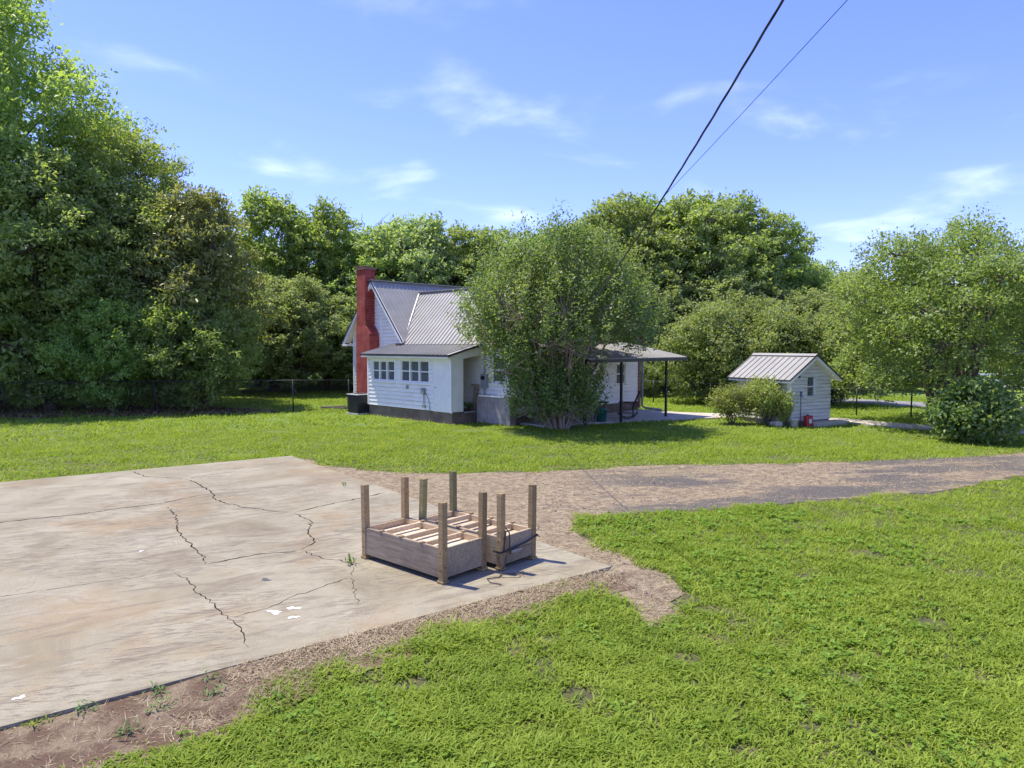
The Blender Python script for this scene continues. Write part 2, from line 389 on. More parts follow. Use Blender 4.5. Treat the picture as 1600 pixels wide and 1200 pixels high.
class MB:
    def __init__(s):
        s.v = []; s.f = []
    def add(s, vs, fs):
        k = len(s.v)
        s.v += [tuple(p) for p in vs]
        s.f += [tuple(i + k for i in f) for f in fs]
        return s
    def box(s, x0, x1, y0, y1, z0, z1):
        vs = [(x, y, z) for z in (z0, z1) for y in (y0, y1) for x in (x0, x1)]
        return s.add(vs, [(0, 2, 3, 1), (4, 5, 7, 6), (0, 1, 5, 4), (2, 6, 7, 3), (0, 4, 6, 2), (1, 3, 7, 5)])
    def obox(s, o, ax, ay, az):
        """box from corner o with three edge vectors"""
        o, ax, ay, az = Vector(o), Vector(ax), Vector(ay), Vector(az)
        vs = [o + ax * i + ay * j + az * k for k in (0, 1) for j in (0, 1) for i in (0, 1)]
        return s.add(vs, [(0, 2, 3, 1), (4, 5, 7, 6), (0, 1, 5, 4), (2, 6, 7, 3), (0, 4, 6, 2), (1, 3, 7, 5)])
    def beam(s, a, b, w, h, up=(0, 0, 1)):
        a, b = Vector(a), Vector(b)
        d = (b - a); L = d.length; d.normalize()
        side = d.cross(Vector(up))
        if side.length < 1e-4: side = Vector((1, 0, 0))
        side.normalize(); u = side.cross(d)
        return s.obox(a - side * w / 2 - u * h / 2, d * L, side * w, u * h)
    def tube(s, pts, rad, n=8, cap=True):
        pts = [Vector(p) for p in pts]
        if isinstance(rad, (int, float)): rad = [rad] * len(pts)
        k = len(s.v); prev = None
        for i, p in enumerate(pts):
            d = (pts[min(i + 1, len(pts) - 1)] - pts[max(i - 1, 0)]).normalized()
            if prev is None:
                a = d.cross(Vector((0, 0, 1)))
                if a.length < 1e-3: a = Vector((1, 0, 0))
            else:
                a = prev - d * prev.dot(d)
            a.normalize(); prev = a; b2 = d.cross(a)
            for j in range(n):
                t = 2 * math.pi * j / n
                s.v.append(tuple(p + (a * math.cos(t) + b2 * math.sin(t)) * rad[i]))
        for i in range(len(pts) - 1):
            for j in range(n):
                s.f.append((k + i * n + j, k + i * n + (j + 1) % n, k + (i + 1) * n + (j + 1) % n, k + (i + 1) * n + j))
        if cap:
            s.f.append(tuple(k + j for j in range(n))[::-1])
            s.f.append(tuple(k + (len(pts) - 1) * n + j for j in range(n)))
        return s
    def lathe(s, prof, n=20, c=(0, 0)):
        k = len(s.v)
        for r, z in prof:
            for j in range(n):
                t = 2 * math.pi * j / n
                s.v.append((c[0] + r * math.cos(t), c[1] + r * math.sin(t), z))
        for i in range(len(prof) - 1):
            for j in range(n):
                s.f.append((k + i * n + j, k + i * n + (j + 1) % n, k + (i + 1) * n + (j + 1) % n, k + (i + 1) * n + j))
        s.f.append(tuple(k + j for j in range(n))[::-1])
        s.f.append(tuple(k + (len(prof) - 1) * n + j for j in range(n)))
        return s
    def prism(s, poly, z0, z1):
        n = len(poly); k = len(s.v)
        s.v += [(x, y, z0) for x, y in poly] + [(x, y, z1) for x, y in poly]
        s.f.append(tuple(k + i for i in range(n))[::-1]); s.f.append(tuple(k + n + i for i in range(n)))
        for i in range(n):
            j = (i + 1) % n
            s.f.append((k + i, k + j, k + n + j, k + n + i))
        return s
    def mesh(s, name, mat, smooth=False, bevel=0.0):
        me = bpy.data.meshes.new(name)
        me.from_pydata(s.v, [], s.f)
        if bevel:
            bm = bmesh.new(); bm.from_mesh(me)
            bmesh.ops.bevel(bm, geom=bm.edges[:], offset=bevel, segments=1, affect='EDGES')
            bm.to_mesh(me); bm.free()
        me.materials.append(M[mat])
        if smooth: me.shade_smooth()
        me.update()
        return me
    def build(s, name, mat, parent=None, smooth=False, bevel=0.0):
        return link(bpy.data.objects.new(name, s.mesh(name, mat, smooth, bevel)), parent)

def np_mesh(name, verts, faces, mat, smooth=False):
    """verts (N,3), faces (F,k) numpy"""
    verts = np.asarray(verts, np.float32); faces = np.asarray(faces, np.int32)
    me = bpy.data.meshes.new(name)
    me.vertices.add(len(verts)); me.vertices.foreach_set('co', verts.ravel())
    k = faces.shape[1]
    me.loops.add(faces.size); me.loops.foreach_set('vertex_index', faces.ravel())
    me.polygons.add(len(faces))
    me.polygons.foreach_set('loop_start', np.arange(0, faces.size, k, dtype=np.int32))
    me.update(calc_edges=True)
    me.materials.append(M[mat])
    if smooth: me.shade_smooth()
    return me

def vnoise(x, y, f, seed=0):
    x = x * f + seed * 17.31; y = y * f + seed * 9.77
    xi = np.floor(x).astype(np.int64); yi = np.floor(y).astype(np.int64)
    fx = x - xi; fy = y - yi
    fx = fx * fx * (3 - 2 * fx); fy = fy * fy * (3 - 2 * fy)
    def h(a, b):
        n = (a * 374761393 + b * 668265263 + seed * 1274126177) & 0x7fffffff
        n = ((n ^ (n >> 13)) * 1274126177) & 0x7fffffff
        return ((n ^ (n >> 16)) & 0xffff) / 65535.0
    return (h(xi, yi) * (1 - fx) + h(xi + 1, yi) * fx) * (1 - fy) + (h(xi, yi + 1) * (1 - fx) + h(xi + 1, yi + 1) * fx) * fy

def inpoly(x, y, poly):
    r = np.zeros(len(x), bool); n = len(poly)
    for i in range(n):
        x1, y1 = poly[i]; x2, y2 = poly[(i + 1) % n]
        if y1 == y2: continue
        c = ((y1 > y) != (y2 > y)) & (x < (x2 - x1) * (y - y1) / (y2 - y1) + x1)
        r ^= c
    return r

def unit(a):
    return a / np.maximum(np.linalg.norm(a, axis=-1, keepdims=True), 1e-6)

# ------------------------------------------------------------------ the setting: ground, pad, drive, paths, road
ground = MB().add([(-250, -60, G), (250, -60, G), (250, 400, G), (-250, 400, G)], [(0, 1, 2, 3)]).build('ground', 'lawn')
tag(ground, 'mown green lawn and fields around the house', 'lawn', kind='structure')

PAD = [(1.35, 9.43), (-6.03, 19.08), (-17.5, 10.9), (-9.7, 1.15)]
DRIVE = [(-6.2, 19.3), (-5.46, 18.75), (-4.6, 17.7), (-3.0, 16.85), (-1.6, 16.7), (0.0, 16.85), (1.7, 17.2), (3.25, 17.8), (6.6, 18.1), (9.4, 18.5), (12.23, 19.1), (14.5, 19.9), (26, 24.5),
         (26, 20.5), (12.14, 16.5), (8.68, 14.5), (6.7, 13.9), (4.91, 13.35), (3.5, 12.95), (2.34, 12.72), (1.14, 12.42), (1.0, 11.7), (1.3, 10.8), (1.75, 10.0), (2.05, 9.2), (2.08, 8.5), (1.88, 7.8), (1.6, 7.4), (1.3, 8.1), (1.0, 8.9), (0.6, 8.9), (-0.8, 11.5)]
CLAY = [(1.5, 9.35), (1.33, 8.86), (.68, 8.36), (0.06, 7.98), (-.58, 7.50), (-1.20, 6.98), (-1.64, 6.52), (-1.95, 6.15), (-2.2, 5.8), (-2.36, 5.5), (-2.65, 5.28), (-3.0, 4.95), (-3.2, 4.6), (-3.9, 3.6), (-6.5, 2.2), (-4.16, 5.56), (-2.9, 6.46), (-1.0, 7.83), (.5, 8.9)]
PATIO = [(2.4, 26.9), (3.6, 27.5), (5.14, 28.13), (7.0, 28.8), (8.75, 29.25), (13.5, 30.3), (13.6, 31.4), (9.7, 30.9), (7.6, 31.6), (6.0, 33.0), (0.2, 27.3), (1.2, 26.2)]
WALK = [(12.3, 28.9), (13.1, 27.25), (14.2, 26.0), (15.8, 24.9), (22, 22.5), (22.4, 23.6), (16.8, 25.9), (14.9, 27.2), (13.6, 29.2)]
ROAD = [(46, 10.5), (48.5, 12.5), (-2, 61), (-4.5, 59)]

def sheet(name, poly, z, mat, seed, jag=0.12, step=0.25, keep=lambda x, y: False):
    """flat sheet with a ragged outline"""
    rng = np.random.default_rng(seed); pts = []
    n = len(poly)
    for i in range(n):
        a = np.array(poly[i]); b2 = np.array(poly[(i + 1) % n]); L = np.linalg.norm(b2 - a)
        k = max(1, int(L / step))
        for j in range(k):
            p = a + (b2 - a) * j / k
            if jag and not keep(*p): p = p + rng.normal(0, jag * .5, 2)
            pts.append((p[0], p[1]))
    mb = MB(); mb.v = [(x, y, z) for x, y in pts]; mb.f = [tuple(range(len(pts)))]
    o = mb.build(name, mat)
    # triangulate: large concave outlines
    bm = bmesh.new(); bm.from_mesh(o.data); bmesh.ops.triangulate(bm, faces=bm.faces[:])
    for f_ in bm.faces:
        if f_.normal.z < 0: f_.normal_flip()
    bm.to_mesh(o.data); bm.free()
    return o
tag(sheet('gravel_drive', DRIVE, G + .008, 'drive', 1), 'drive of dead straw and grey gravel crossing the lawn', 'drive', kind='structure')
cv = sheet('clay_verge', [(x + .16, y - .2) if i_ in range(1, 14) else (x, y) for i_, (x, y) in enumerate(CLAY)], G + .014, 'clay', 2, .10)
for v_ in cv.data.vertices:
    if inpoly(np.array([v_.co.x]), np.array([v_.co.y]), PAD)[0]: v_.co.z = -.004 if v_.co.x > -3.2 else -.03
tag(cv, 'strip of bare red clay along the near pad edge', 'soil', kind='structure')
tag(MB().prism(PATIO[::1], G - .05, .01).build('patio', 'slab'), 'pale concrete patio and walk beside the house', 'patio', kind='structure')
tag(MB().prism(WALK, G - .05, .005).build('path', 'slab'), 'pale concrete path running past the white shed', 'path', kind='structure')
tag(MB().prism(ROAD, G - .05, G + .02).build('road', 'road'), 'grey asphalt road beyond the wire fence', 'road', kind='structure')

# concrete pad with real cracks cut into it
def crack_cutter(pts, w, seed):
    rng = np.random.default_rng(seed); P = []
    for i in range(len(pts) - 1):
        a = np.array(pts[i]); b2 = np.array(pts[i + 1]); L = np.linalg.norm(b2 - a); k = max(2, int(L / .07))
        nrm = np.array([-(b2 - a)[1], (b2 - a)[0]]) / L
        for j in range(k):
            P.append(a + (b2 - a) * j / k + (nrm * rng.normal(0, .016) if j else 0))
    P.append(np.array(pts[-1]))
    P = np.array(P); T = np.gradient(P, axis=0); T = T / np.linalg.norm(T, axis=1, keepdims=True)
    N = np.stack([-T[:, 1], T[:, 0]], 1)
    t = np.linspace(0, 1, len(P)); W = w * (.55 + .9 * rng.random(len(P))) * np.minimum(1, np.minimum(t, 1 - t) * 8 + .25)
    A = P + N * W[:, None] / 2; B = P - N * W[:, None] / 2
    mb = MB(); k = len(P)
    for z in (.03, -.045):
        sq = 1.0 if z > 0 else .45
        for p, n_, ww in zip(P, N, W):
            mb.v.append((p[0] + n_[0] * ww / 2 * sq, p[1] + n_[1] * ww / 2 * sq, z))
        for p, n_, ww in zip(P, N, W):
            mb.v.append((p[0] - n_[0] * ww / 2 * sq, p[1] - n_[1] * ww / 2 * sq, z))
    for i in range(k - 1):
        a, b2, c_, d = i, i + 1, k + i + 1, k + i
        mb.f += [(a, d, c_, b2), (2 * k + a, 2 * k + b2, 2 * k + c_, 2 * k + d), (a, b2, 2 * k + b2, 2 * k + a), (d, 2 * k + d, 2 * k + c_, c_)]
    mb.f += [(0, 2 * k, 3 * k, k), (k - 1, 2 * k - 1, 4 * k - 1, 3 * k - 1)]
    return mb

CR = [([(-12.5, 9.3), (-10.5, 10.6), (-8.69, 11.8), (-8.29, 12.09), (-7.7, 12.4), (-7.22, 12.89), (-6.7, 13.24), (-6.24, 14.02), (-6.13, 14.18)], 0.045),
      ([(-7.38, 15.77), (-6.77, 15.1), (-6.2, 14.36), (-5.78, 13.59), (-5.47, 13.28), (-4.87, 12.89), (-4.36, 12.65), (-3.96, 12.54)], 0.036),
      ([(-9.12, 16.73), (-8.4, 16.0), (-7.45, 15.8)], 0.030), ([(-7.30, 15.84), (-7.25, 16.06), (-6.62, 16.67)], 0.030),
      ([(-3.90, 12.57), (-3.47, 13.18), (-3.02, 13.69), (-2.6, 14.25)], 0.042),
      ([(-3.93, 12.50), (-3.41, 11.85), (-3.29, 11.24), (-3.01, 10.63), (-3.11, 10.21)], 0.026),
      ([(-4.18, 9.53), (-4.01, 9.69), (-3.71, 9.96), (-3.41, 10.08), (-3.15, 10.16)], 0.046),
      ([(-6.42, 12.99), (-5.82, 12.09), (-5.45, 11.31), (-4.96, 10.63), (-4.43, 9.91), (-4.22, 9.51)], 0.026),
      ([(-3.09, 10.15), (-2.7, 9.82), (-2.28, 9.61), (-2.17, 9.48)], 0.022),
      ([(-2.17, 9.45), (-2.09, 9.05)], 0.012), ([(-2.11, 9.0), (-2.35, 8.63), (-2.62, 8.3), (-2.78, 7.92), (-3.07, 7.64)], 0.018),
      ([(-4.52, 9.23), (-3.98, 8.67), (-3.88, 8.46), (-3.47, 8.07), (-3.33, 7.85), (-3.01, 7.48), (-2.8, 7.2), (-2.71, 6.96), (-2.62, 6.85)], 0.018),
      ([(-2.07, 9.0), (-2.0, 8.72), (-1.86, 8.22), (-1.78, 7.99)], 0.010),
      ([(-10.5, 5.6), (-6.12, 8.26), (-5.51, 8.63), (-4.56, 9.2)], 0.016),
      ([(0.26, 9.35), (0.46, 9.25), (0.8, 9.03)], 0.012)]
pad = MB().prism(PAD, -.22, 0.0).build('concrete_pad', 'pad')
tag(pad, 'broad cracked and stained beige concrete pad', 'concrete pad', kind='structure')
cut_col = []
for i, (pts, w) in enumerate(CR):
    w *= 1.0
    me = crack_cutter(pts, w, 100 + i).mesh('cutter', 'pad')
    bm = bmesh.new(); bm.from_mesh(me); bmesh.ops.recalc_face_normals(bm, faces=bm.faces[:]); bm.to_mesh(me); bm.free()
    co = bpy.data.objects.new('cutter', me); C.objects.link(co); cut_col.append(co)
    md = pad.modifiers.new('cut', 'BOOLEAN'); md.operation = 'DIFFERENCE'; md.solver = 'EXACT'; md.object = co
dg = bpy.context.evaluated_depsgraph_get()
new_me = bpy.data.meshes.new_from_object(pad.evaluated_get(dg))
pad.modifiers.clear(); pad.data = new_me
new_me.materials.append(M['crackdirt']); k_ = len(new_me.materials) - 1
for f_ in new_me.polygons:
    c_ = f_.center
    if -.1 < c_.z < -.001: f_.material_index = k_
for co in cut_col: bpy.data.objects.remove(co, do_unlink=True)

def blot(name, x, y, r, seed, mat, label, cat, elong=1.0):
    rng = np.random.default_rng(seed); n = 22
    ph = rng.random(4) * 6.28
    pts = []
    for j in range(n):
        t = 2 * math.pi * j / n
        k = 1 + .35 * math.sin(2 * t + ph[0]) + .28 * math.sin(3 * t + ph[1]) + .22 * math.sin(5 * t + ph[2])
        pts.append((x + r * elong * k * math.cos(t), y + r * k * math.sin(t)))
    mb = MB(); mb.v = [(x, y, .008)] + [(a, c_, .004) for a, c_ in pts]
    mb.f = [(0, 1 + j, 1 + (j + 1) % n) for j in range(n)]
    return tag(mb.build(name, mat), label, cat)
blot('paint_spill', -2.67, 7.78, .055, 1, 'paint', 'larger white paint blot near the foot of the long crack', 'paint spill', 1.3)
blot('paint_spill', -2.50, 7.90, .042, 2, 'paint', 'smaller white paint blot just right of the larger one', 'paint spill', 1.5)
blot('paint_spill', -2.42, 7.63, .032, 3, 'paint', 'faint white fleck below the two paint blots', 'paint spill', 1.6)
blot('paint_spill', -4.20, 5.85, .030, 4, 'paint', 'white paint fleck at the pad edge in the left corner', 'paint spill', 1.4)
blot('paint_spill', -5.42, 10.14, .022, 5, 'paint', 'small white fleck on the trowel swirls far left', 'paint spill', 1.5)
blot('oil_spot', -3.16, 8.88, .045, 6, 'tar', 'small round dark spot on the pad', 'stain', 1.2)

# ------------------------------------------------------------------ walls, roofs and windows
def clap(mb, O, xd, nrm, z0, z1, lim, openings=(), board=.165, out=.026):
    """lapped boards on one wall; lim(z)->(a0,a1); openings (a0,a1,z0,z1) stay open"""
    O, xd, nrm = Vector(O), Vector(xd), Vector(nrm)
    P = lambda a, z, o: O + xd * a + Vector((0, 0, z)) + nrm * o
    zs = [z0 + i * board for i in range(int((z1 - z0) / board) + 1)] + [z1]
    cuts = sorted(set([round(z, 5) for z in zs] + [round(q, 5) for o in openings for q in (o[2], o[3]) if z0 < q < z1]))
    for za, zb in zip(cuts[:-1], cuts[1:]):
        if zb - za < 1e-4: continue
        i = math.floor((za - z0) / board + 1e-4); zr = z0 + i * board
        oa = out * (1 - (za - zr) / board) + .002; ob = out * (1 - (zb - zr) / board) + .002
        la, ra = lim(za); lb, rb = lim(zb)
        blocks = sorted([(o[0], o[1]) for o in openings if o[2] < (za + zb) / 2 < o[3]])
        edges_l = [(la, lb)] + [(q[1], q[1]) for q in blocks]
        edges_r = [(q[0], q[0]) for q in blocks] + [(ra, rb)]
        top = abs(zb - (zr + board)) < 1e-4 and zb - za > .04
        zg = zb - .022 if top else zb
        og = out * (1 - (zg - zr) / board) + .002
        kk = (zg - za) / (zb - za)
        for (l0, l1), (r0, r1) in zip(edges_l, edges_r):
            if r0 - l0 < .005 and r1 - l1 < .005: continue
            lg, rg2 = l0 + (l1 - l0) * kk, r0 + (r1 - r0) * kk
            vs = [P(l0, za, oa), P(r0, za, oa), P(rg2, zg, og), P(lg, zg, og), P(l0, za, -.035), P(r0, za, -.035)]
            fs_ = [(0, 1, 2, 3)]
            if abs(za - zr) < 1e-4: fs_.append((4, 5, 1, 0))
            if top:   # recessed groove, shaped to draw a shade line below the next board
                vs += [P(rg2, zg, -.034), P(lg, zg, -.034), P(r1, zb, -.034), P(l1, zb, -.034)]
                fs_ += [(3, 2, 6, 7), (7, 6, 8, 9)]
            mb.add(vs, fs_)
    return mb

def roof_sheet(mb, P0, ed, rd, poly, spacing=.24, thick=.035, rib_w=.045, rib_h=.024, off=0.08):
    """sheet metal: polygon in (e, r) on the plane P0 + e*ed + r*rd, standing ribs along rd"""
    P0, ed, rd = Vector(P0), Vector(ed).normalized(), Vector(rd).normalized()
    n = ed.cross(rd)
    if n.z < 0: n = -n
    q = lambda e, r, h: P0 + ed * e + rd * r + n * h
    k = len(poly)
    top = [q(e, r, 0) for e, r in poly]; bot = [q(e, r, -thick) for e, r in poly]
    mb.add(top + bot, [tuple(range(k)), tuple(range(2 * k - 1, k - 1, -1))] + [(i, k + i, k + (i + 1) % k, (i + 1) % k) for i in range(k)])
    e = min(p[0] for p in poly) + off; emax = max(p[0] for p in poly)
    while e < emax - .02:
        rs = []
        for i in range(k):
            (e1, r1), (e2, r2) = poly[i], poly[(i + 1) % k]
            if (e1 > e) != (e2 > e): rs.append(r1 + (r2 - r1) * (e - e1) / (e2 - e1))
        if len(rs) >= 2:
            r0, r1 = min(rs), max(rs)
            w = rib_w / 2
            vs = [q(e - w, r0, .001), q(e + w, r0, .001), q(e + w * .5, r0, rib_h), q(e - w * .5, r0, rib_h),
                  q(e - w, r1, .001), q(e + w, r1, .001), q(e + w * .5, r1, rib_h), q(e - w * .5, r1, rib_h)]
            mb.add(vs, [(0, 1, 2, 3), (7, 6, 5, 4), (1, 5, 6, 2), (3, 7, 4, 0), (2, 6, 7, 3)])
        e += spacing
    return mb

def window(parent, O, xd, nrm, a0, a1, z0, z1, units=1, trim=.075, matf='trim', label=None, muntin=False, rail=True):
    """opening filled with double-hung sashes: casing, sill, panes as children of the window"""
    O, xd, nrm = Vector(O), Vector(xd), Vector(nrm)
    P = lambda a, z, o: O + xd * a + Vector((0, 0, z)) + nrm * o
    def bx(mb, a, b2, za, zb, oa, ob):
        mb.obox(P(a, za, oa), xd * (b2 - a), nrm * (ob - oa), Vector((0, 0, zb - za)))
    s = MB()
    W = (a1 - a0) / units; fr = .042
    for i in range(units):
        l, r = a0 + i * W, a0 + (i + 1) * W
        bx(s, l, l + fr, z0, z1, -.07, -.004); bx(s, r - fr, r, z0, z1, -.07, -.004)
        bx(s, l + fr, r - fr, z0, z0 + .055, -.07, -.006); bx(s, l + fr, r - fr, z1 - .05, z1, -.07, -.006)
        if rail: bx(s, l + fr, r - fr, (z0 + z1) / 2 - .022, (z0 + z1) / 2 + .022, -.062, -.008)
    w = s.build('window', matf, parent)
    if label: w['label'] = label
    t = MB()
    bx(t, a0 - trim, a0, z0 - .02, z1 + trim, -.03, .034); bx(t, a1, a1 + trim, z0 - .02, z1 + trim, -.03, .034)
    bx(t, a0, a1, z1, z1 + trim, -.03, .032)
    for i in range(1, units):
        bx(t, a0 + i * W - .035, a0 + i * W + .035, z0, z1, -.003, .030)
    t.build('frame', matf, w)
    sl = MB(); bx(sl, a0 - trim - .03, a1 + trim + .03, z0 - .075, z0 - .021, -.04, .062); sl.build('sill', matf, w)
    for i in range(units):
        l, r = a0 + i * W + fr, a0 + (i + 1) * W - fr
        for za, zb, o in ((z0 + .055, (z0 + z1) / 2 - .022, -.040), ((z0 + z1) / 2 + .022, z1 - .05, -.028)):
            g = MB(); bx(g, l, r, za, zb, o - .004, o); g.build('pane', 'glass', w)
    bk = MB(); bx(bk, a0, a1, z0, z1, -.5, -.49); bk.build('dark_room_sheet', 'room_dark', w)  # near-black sheet standing in for the darkness of the room behind the panes
    return w

def vec(a): return Vector((a[0], a[1], a[2] if len(a) > 2 else 0))

# ------------------------------------------------------------------ farmhouse
HO = (-6.35, 31.06, 0); HA = R(-44.6)
hu = (math.cos(HA), math.sin(HA)); hv = (-hu[1], hu[0])
def hw(s, t, z=0.0):
    return Vector((HO[0] + s * hu[0] + t * hv[0], HO[1] + s * hu[1] + t * hv[1], z))
house = empty('farmhouse', HO, HA, 'white clapboard farmhouse with grey metal roofs and tall red chimney', 'house')
X, Y_, Z = Vector((1, 0, 0)), Vector((0, 1, 0)), Vector((0, 0, 1))

# foundation
fd = MB()
fd.box(.02, 5.63, .03, 1.6, -.1, .42)
fd.box(-3.58, .48, 1.63, 10.6, -.1, .45)
fd.box(.49, 7.46, 1.70, 9.86, -.1, .44)
fd.build('foundation', 'found', house)
# lean-to room: front wall with two triple windows and a grooved panel at its corner
wins = [(.36, 1.98, 1.50, 2.36), (2.42, 4.28, 1.50, 2.40)]
wl = MB(); clap(wl, (0, 0, 0), X, -Y_, .42, 2.62, lambda z: (0.0, 4.56), wins)
wl.build('wall', 'white', house)
for w_ in wins:
    window(house, (0, 0, 0), X, -Y_, *w_, units=3)
# thick lining that closes the room behind the boards
ln = MB()
for a0, a1, z0, z1 in ((0, .36, .42, 2.62), (1.98, 2.42, .42, 2.62), (4.28, 4.56, .42, 2.62), (.36, 1.98, .42, 1.5), (.36, 1.98, 2.36, 2.62), (2.42, 4.28, .42, 1.5), (2.42, 4.28, 2.40, 2.62)):
    ln.box(a0, a1, .045, .12, z0, z1)
ln.build('wall_lining', 'room', house)
lw = MB(); clap(lw, (0, 1.6, 0), -Y_, -X, .42, 2.62, lambda z: (0.0, 1.6)); lw.build('wall', 'white', house)
cb = MB(); cb.box(-.025, .075, -.03, -.019, .42, 2.6); cb.box(-.03, -.019, -.03, .08, .42, 2.6); cb.build('corner_board', 'trim', house)
pn = MB()
pn.box(4.60, 5.62, -.012, .06, .40, 2.60)
for i in range(8): pn.box(4.66 + i * .125, 4.74 + i * .125, -.022, -.0125, .42, 2.58)
dr = pn.build('closet_door', 'trim', house)
MB().box(4.70, 4.73, -.055, -.0225, 1.33, 1.37).build('handle', 'galv', dr)
MB().box(4.562, 4.598, -.032, .05, .40, 2.6).build('corner_board', 'trim', house)
sp = MB(); sp.box(5.56, 5.63, .062, .62, .40, 2.55)
for i in range(4): sp.box(5.631, 5.64, .09 + i * .13, .19 + i * .13, .42, 2.53)
sp.build('side_panel', 'trim', house)
MB().box(5.622, 5.665, -.035, .012, .38, 2.6).build('corner_board', 'trim', house)
# open back porch: floor, inner wall, beam
pf = MB()
for i in range(9): pf.box(4.5, 5.70, .63 + i * .11, .735 + i * .11, .36, .40)
pf.build('porch_floor', 'plasticgrey', house)
iw = MB(); clap(iw, (4.5, .09, 0), Y_, X, .40, 2.75, lambda z: (0.0, 1.55)); iw.build('wall', 'white', house)
wv_ = MB(); win_w = (6.25, 7.0, 1.55, 2.55)
clap(wv_, (0, 1.6, 0), X, -Y_, .42, 3.1, lambda z: (4.5, 7.5), [win_w]); wv_.build('wall', 'white', house)
window(house, (0, 1.6, 0), X, -Y_, *win_w, units=1)
bmn = MB(); bmn.beam((5.66, -.12, 2.53), (5.66, 1.58, 2.80), .09, .30); bmn.build('porch_beam', 'trim', house)
# main block: gable wall with the chimney, ridge running back
gz0, gpk, gs = 3.60, 6.0, -1.55
sl_ = (6.0 - 3.2) / 2.4
def gl(z):
    if z <= 3.5: return (-3.6, .5)
    h = (5.93 - z) / sl_
    return (max(-3.6, gs - h), min(.5, gs + h))
gw = MB(); clap(gw, (0, 1.6, 0), X, -Y_, .45, 5.9, gl)
gw.build('gable_wall', 'white', house)
sw = MB(); clap(sw, (-3.6, 10.6, 0), -Y_, -X, .45, 3.5, lambda z: (0, 9.0)); clap(sw, (.5, 1.6, 0), Y_, X, .45, 3.5, lambda z: (0, 9.0))
clap(sw, (0, 10.6, 0), -X, Y_, .45, 5.9, lambda z: (-gl(z)[1], -gl(z)[0])); sw.build('wall', 'white', house)
MB().box(-3.625, -3.52, 1.565, 1.58, .45, 3.45).box(-3.63, -3.619, 1.565, 1.67, .45, 3.45).build('corner_board', 'trim', house)
mr = MB()
ang = math.atan(sl_); Lr = math.hypot(2.42, 2.42 * sl_)
roof_sheet(mr, (.87, 1.22, 3.16 + .04), Y_, (-math.cos(ang), 0, math.sin(ang)), [(0, 0), (9.7, 0), (9.7, Lr), (0, Lr)], .225, rib_w=.038, rib_h=.028)
roof_sheet(mr, (-3.97, 1.22, 3.16 + .04), Y_, (math.cos(ang), 0, math.sin(ang)), [(0, 0), (9.7, 0), (9.7, Lr), (0, Lr)], .225, rib_w=.038, rib_h=.028)
roof_main = mr.build('main_roof', 'roof', house)
MB().beam((-1.55, 1.2, 6.05), (-1.55, 10.94, 6.05), .26, .035).build('ridge_cap', 'roof', roof_main)
for s_ in (1, -1):
    MB().beam((gs + s_ * 2.42, 1.24, 3.10), (gs, 1.24, 5.92), .05, .17, up=(0, 0, 1)).build('rake_board', 'trim', house)
for s_ in (1, -1):
    MB().beam((gs + s_ * 2.44, 1.205, 3.175), (gs, 1.205, 6.025), .02, .06).build('rake_edge', 'dark', house)
for s_ in (1, -1):
    MB().beam((gs + s_ * 2.36, 1.43, 3.135), (gs, 1.43, 5.91), .33, .02).build('soffit', 'trim', house)
rt = MB(); rt.box(-4.0, -3.62, 1.20, 1.62, 2.98, 3.08); rt.box(.52, .86, 1.22, 1.6, 3.0, 3.1); rt.box(-4.0, -3.9, 1.63, 10.8, 3.02, 3.12); rt.build('eave_return', 'trim', house)
# wing with the ridge running to the right
wr = MB()
wsl = (5.55 - 3.06) / (3.75 - 1.28); wa = math.atan(wsl); WL = math.hypot(3.75 - 1.28, 5.55 - 3.06)
roof_sheet(wr, (0, 1.28, 3.06), X, (0, math.cos(wa), math.sin(wa)), [(.74, 0), (7.95, 0), (7.95, WL), (-1.25, WL)], .235, rib_w=.045, rib_h=.03)
roof_sheet(wr, (0, 6.22, 3.06), X, (0, -math.cos(wa), math.sin(wa)), [(.74, 0), (7.95, 0), (7.95, WL), (-1.25, WL)], .235, rib_w=.045, rib_h=.03)
roof_wing = wr.build('wing_roof', 'roof', house)
MB().beam((-1.1, 3.75, 5.585), (7.97, 3.75, 5.585), .26, .035).build('ridge_cap', 'roof', roof_wing)
vl = MB()
# white valley flashing where the two roofs meet
zt = 5.53; s_top = .87 - (zt - 3.2) / sl_
vl.beam((.80, 1.33, 3.21), (s_top + .06, 3.70, zt + .05), .05, .02); vl.build('valley_flashing', 'trim', roof_wing)
MB().beam((.8, 1.262, 3.02), (7.95, 1.262, 3.02), .03, .07).build('eave_edge', 'dark', roof_wing)
MB().box(.60, .95, 1.05, 1.30, 2.99, 3.10).build('valley_box', 'dark', roof_wing)
def wl_lim(z):
    h = (5.45 - z) / wsl
    return (max(0, 3.75 - h - 1.6), min(4.3, 3.75 + h - 1.6)) if z > 3.1 else (0, 4.3)
we = MB(); clap(we, (7.5, 1.6, 0), Y_, X, .42, 5.4, wl_lim); we.build('wing_end_wall', 'white', house)
for s_ in (1, -1):
    MB().beam((7.9, 3.75 + s_ * 2.47, 2.98), (7.9, 3.75, 5.46), .05, .16).build('rake_board', 'trim', house)
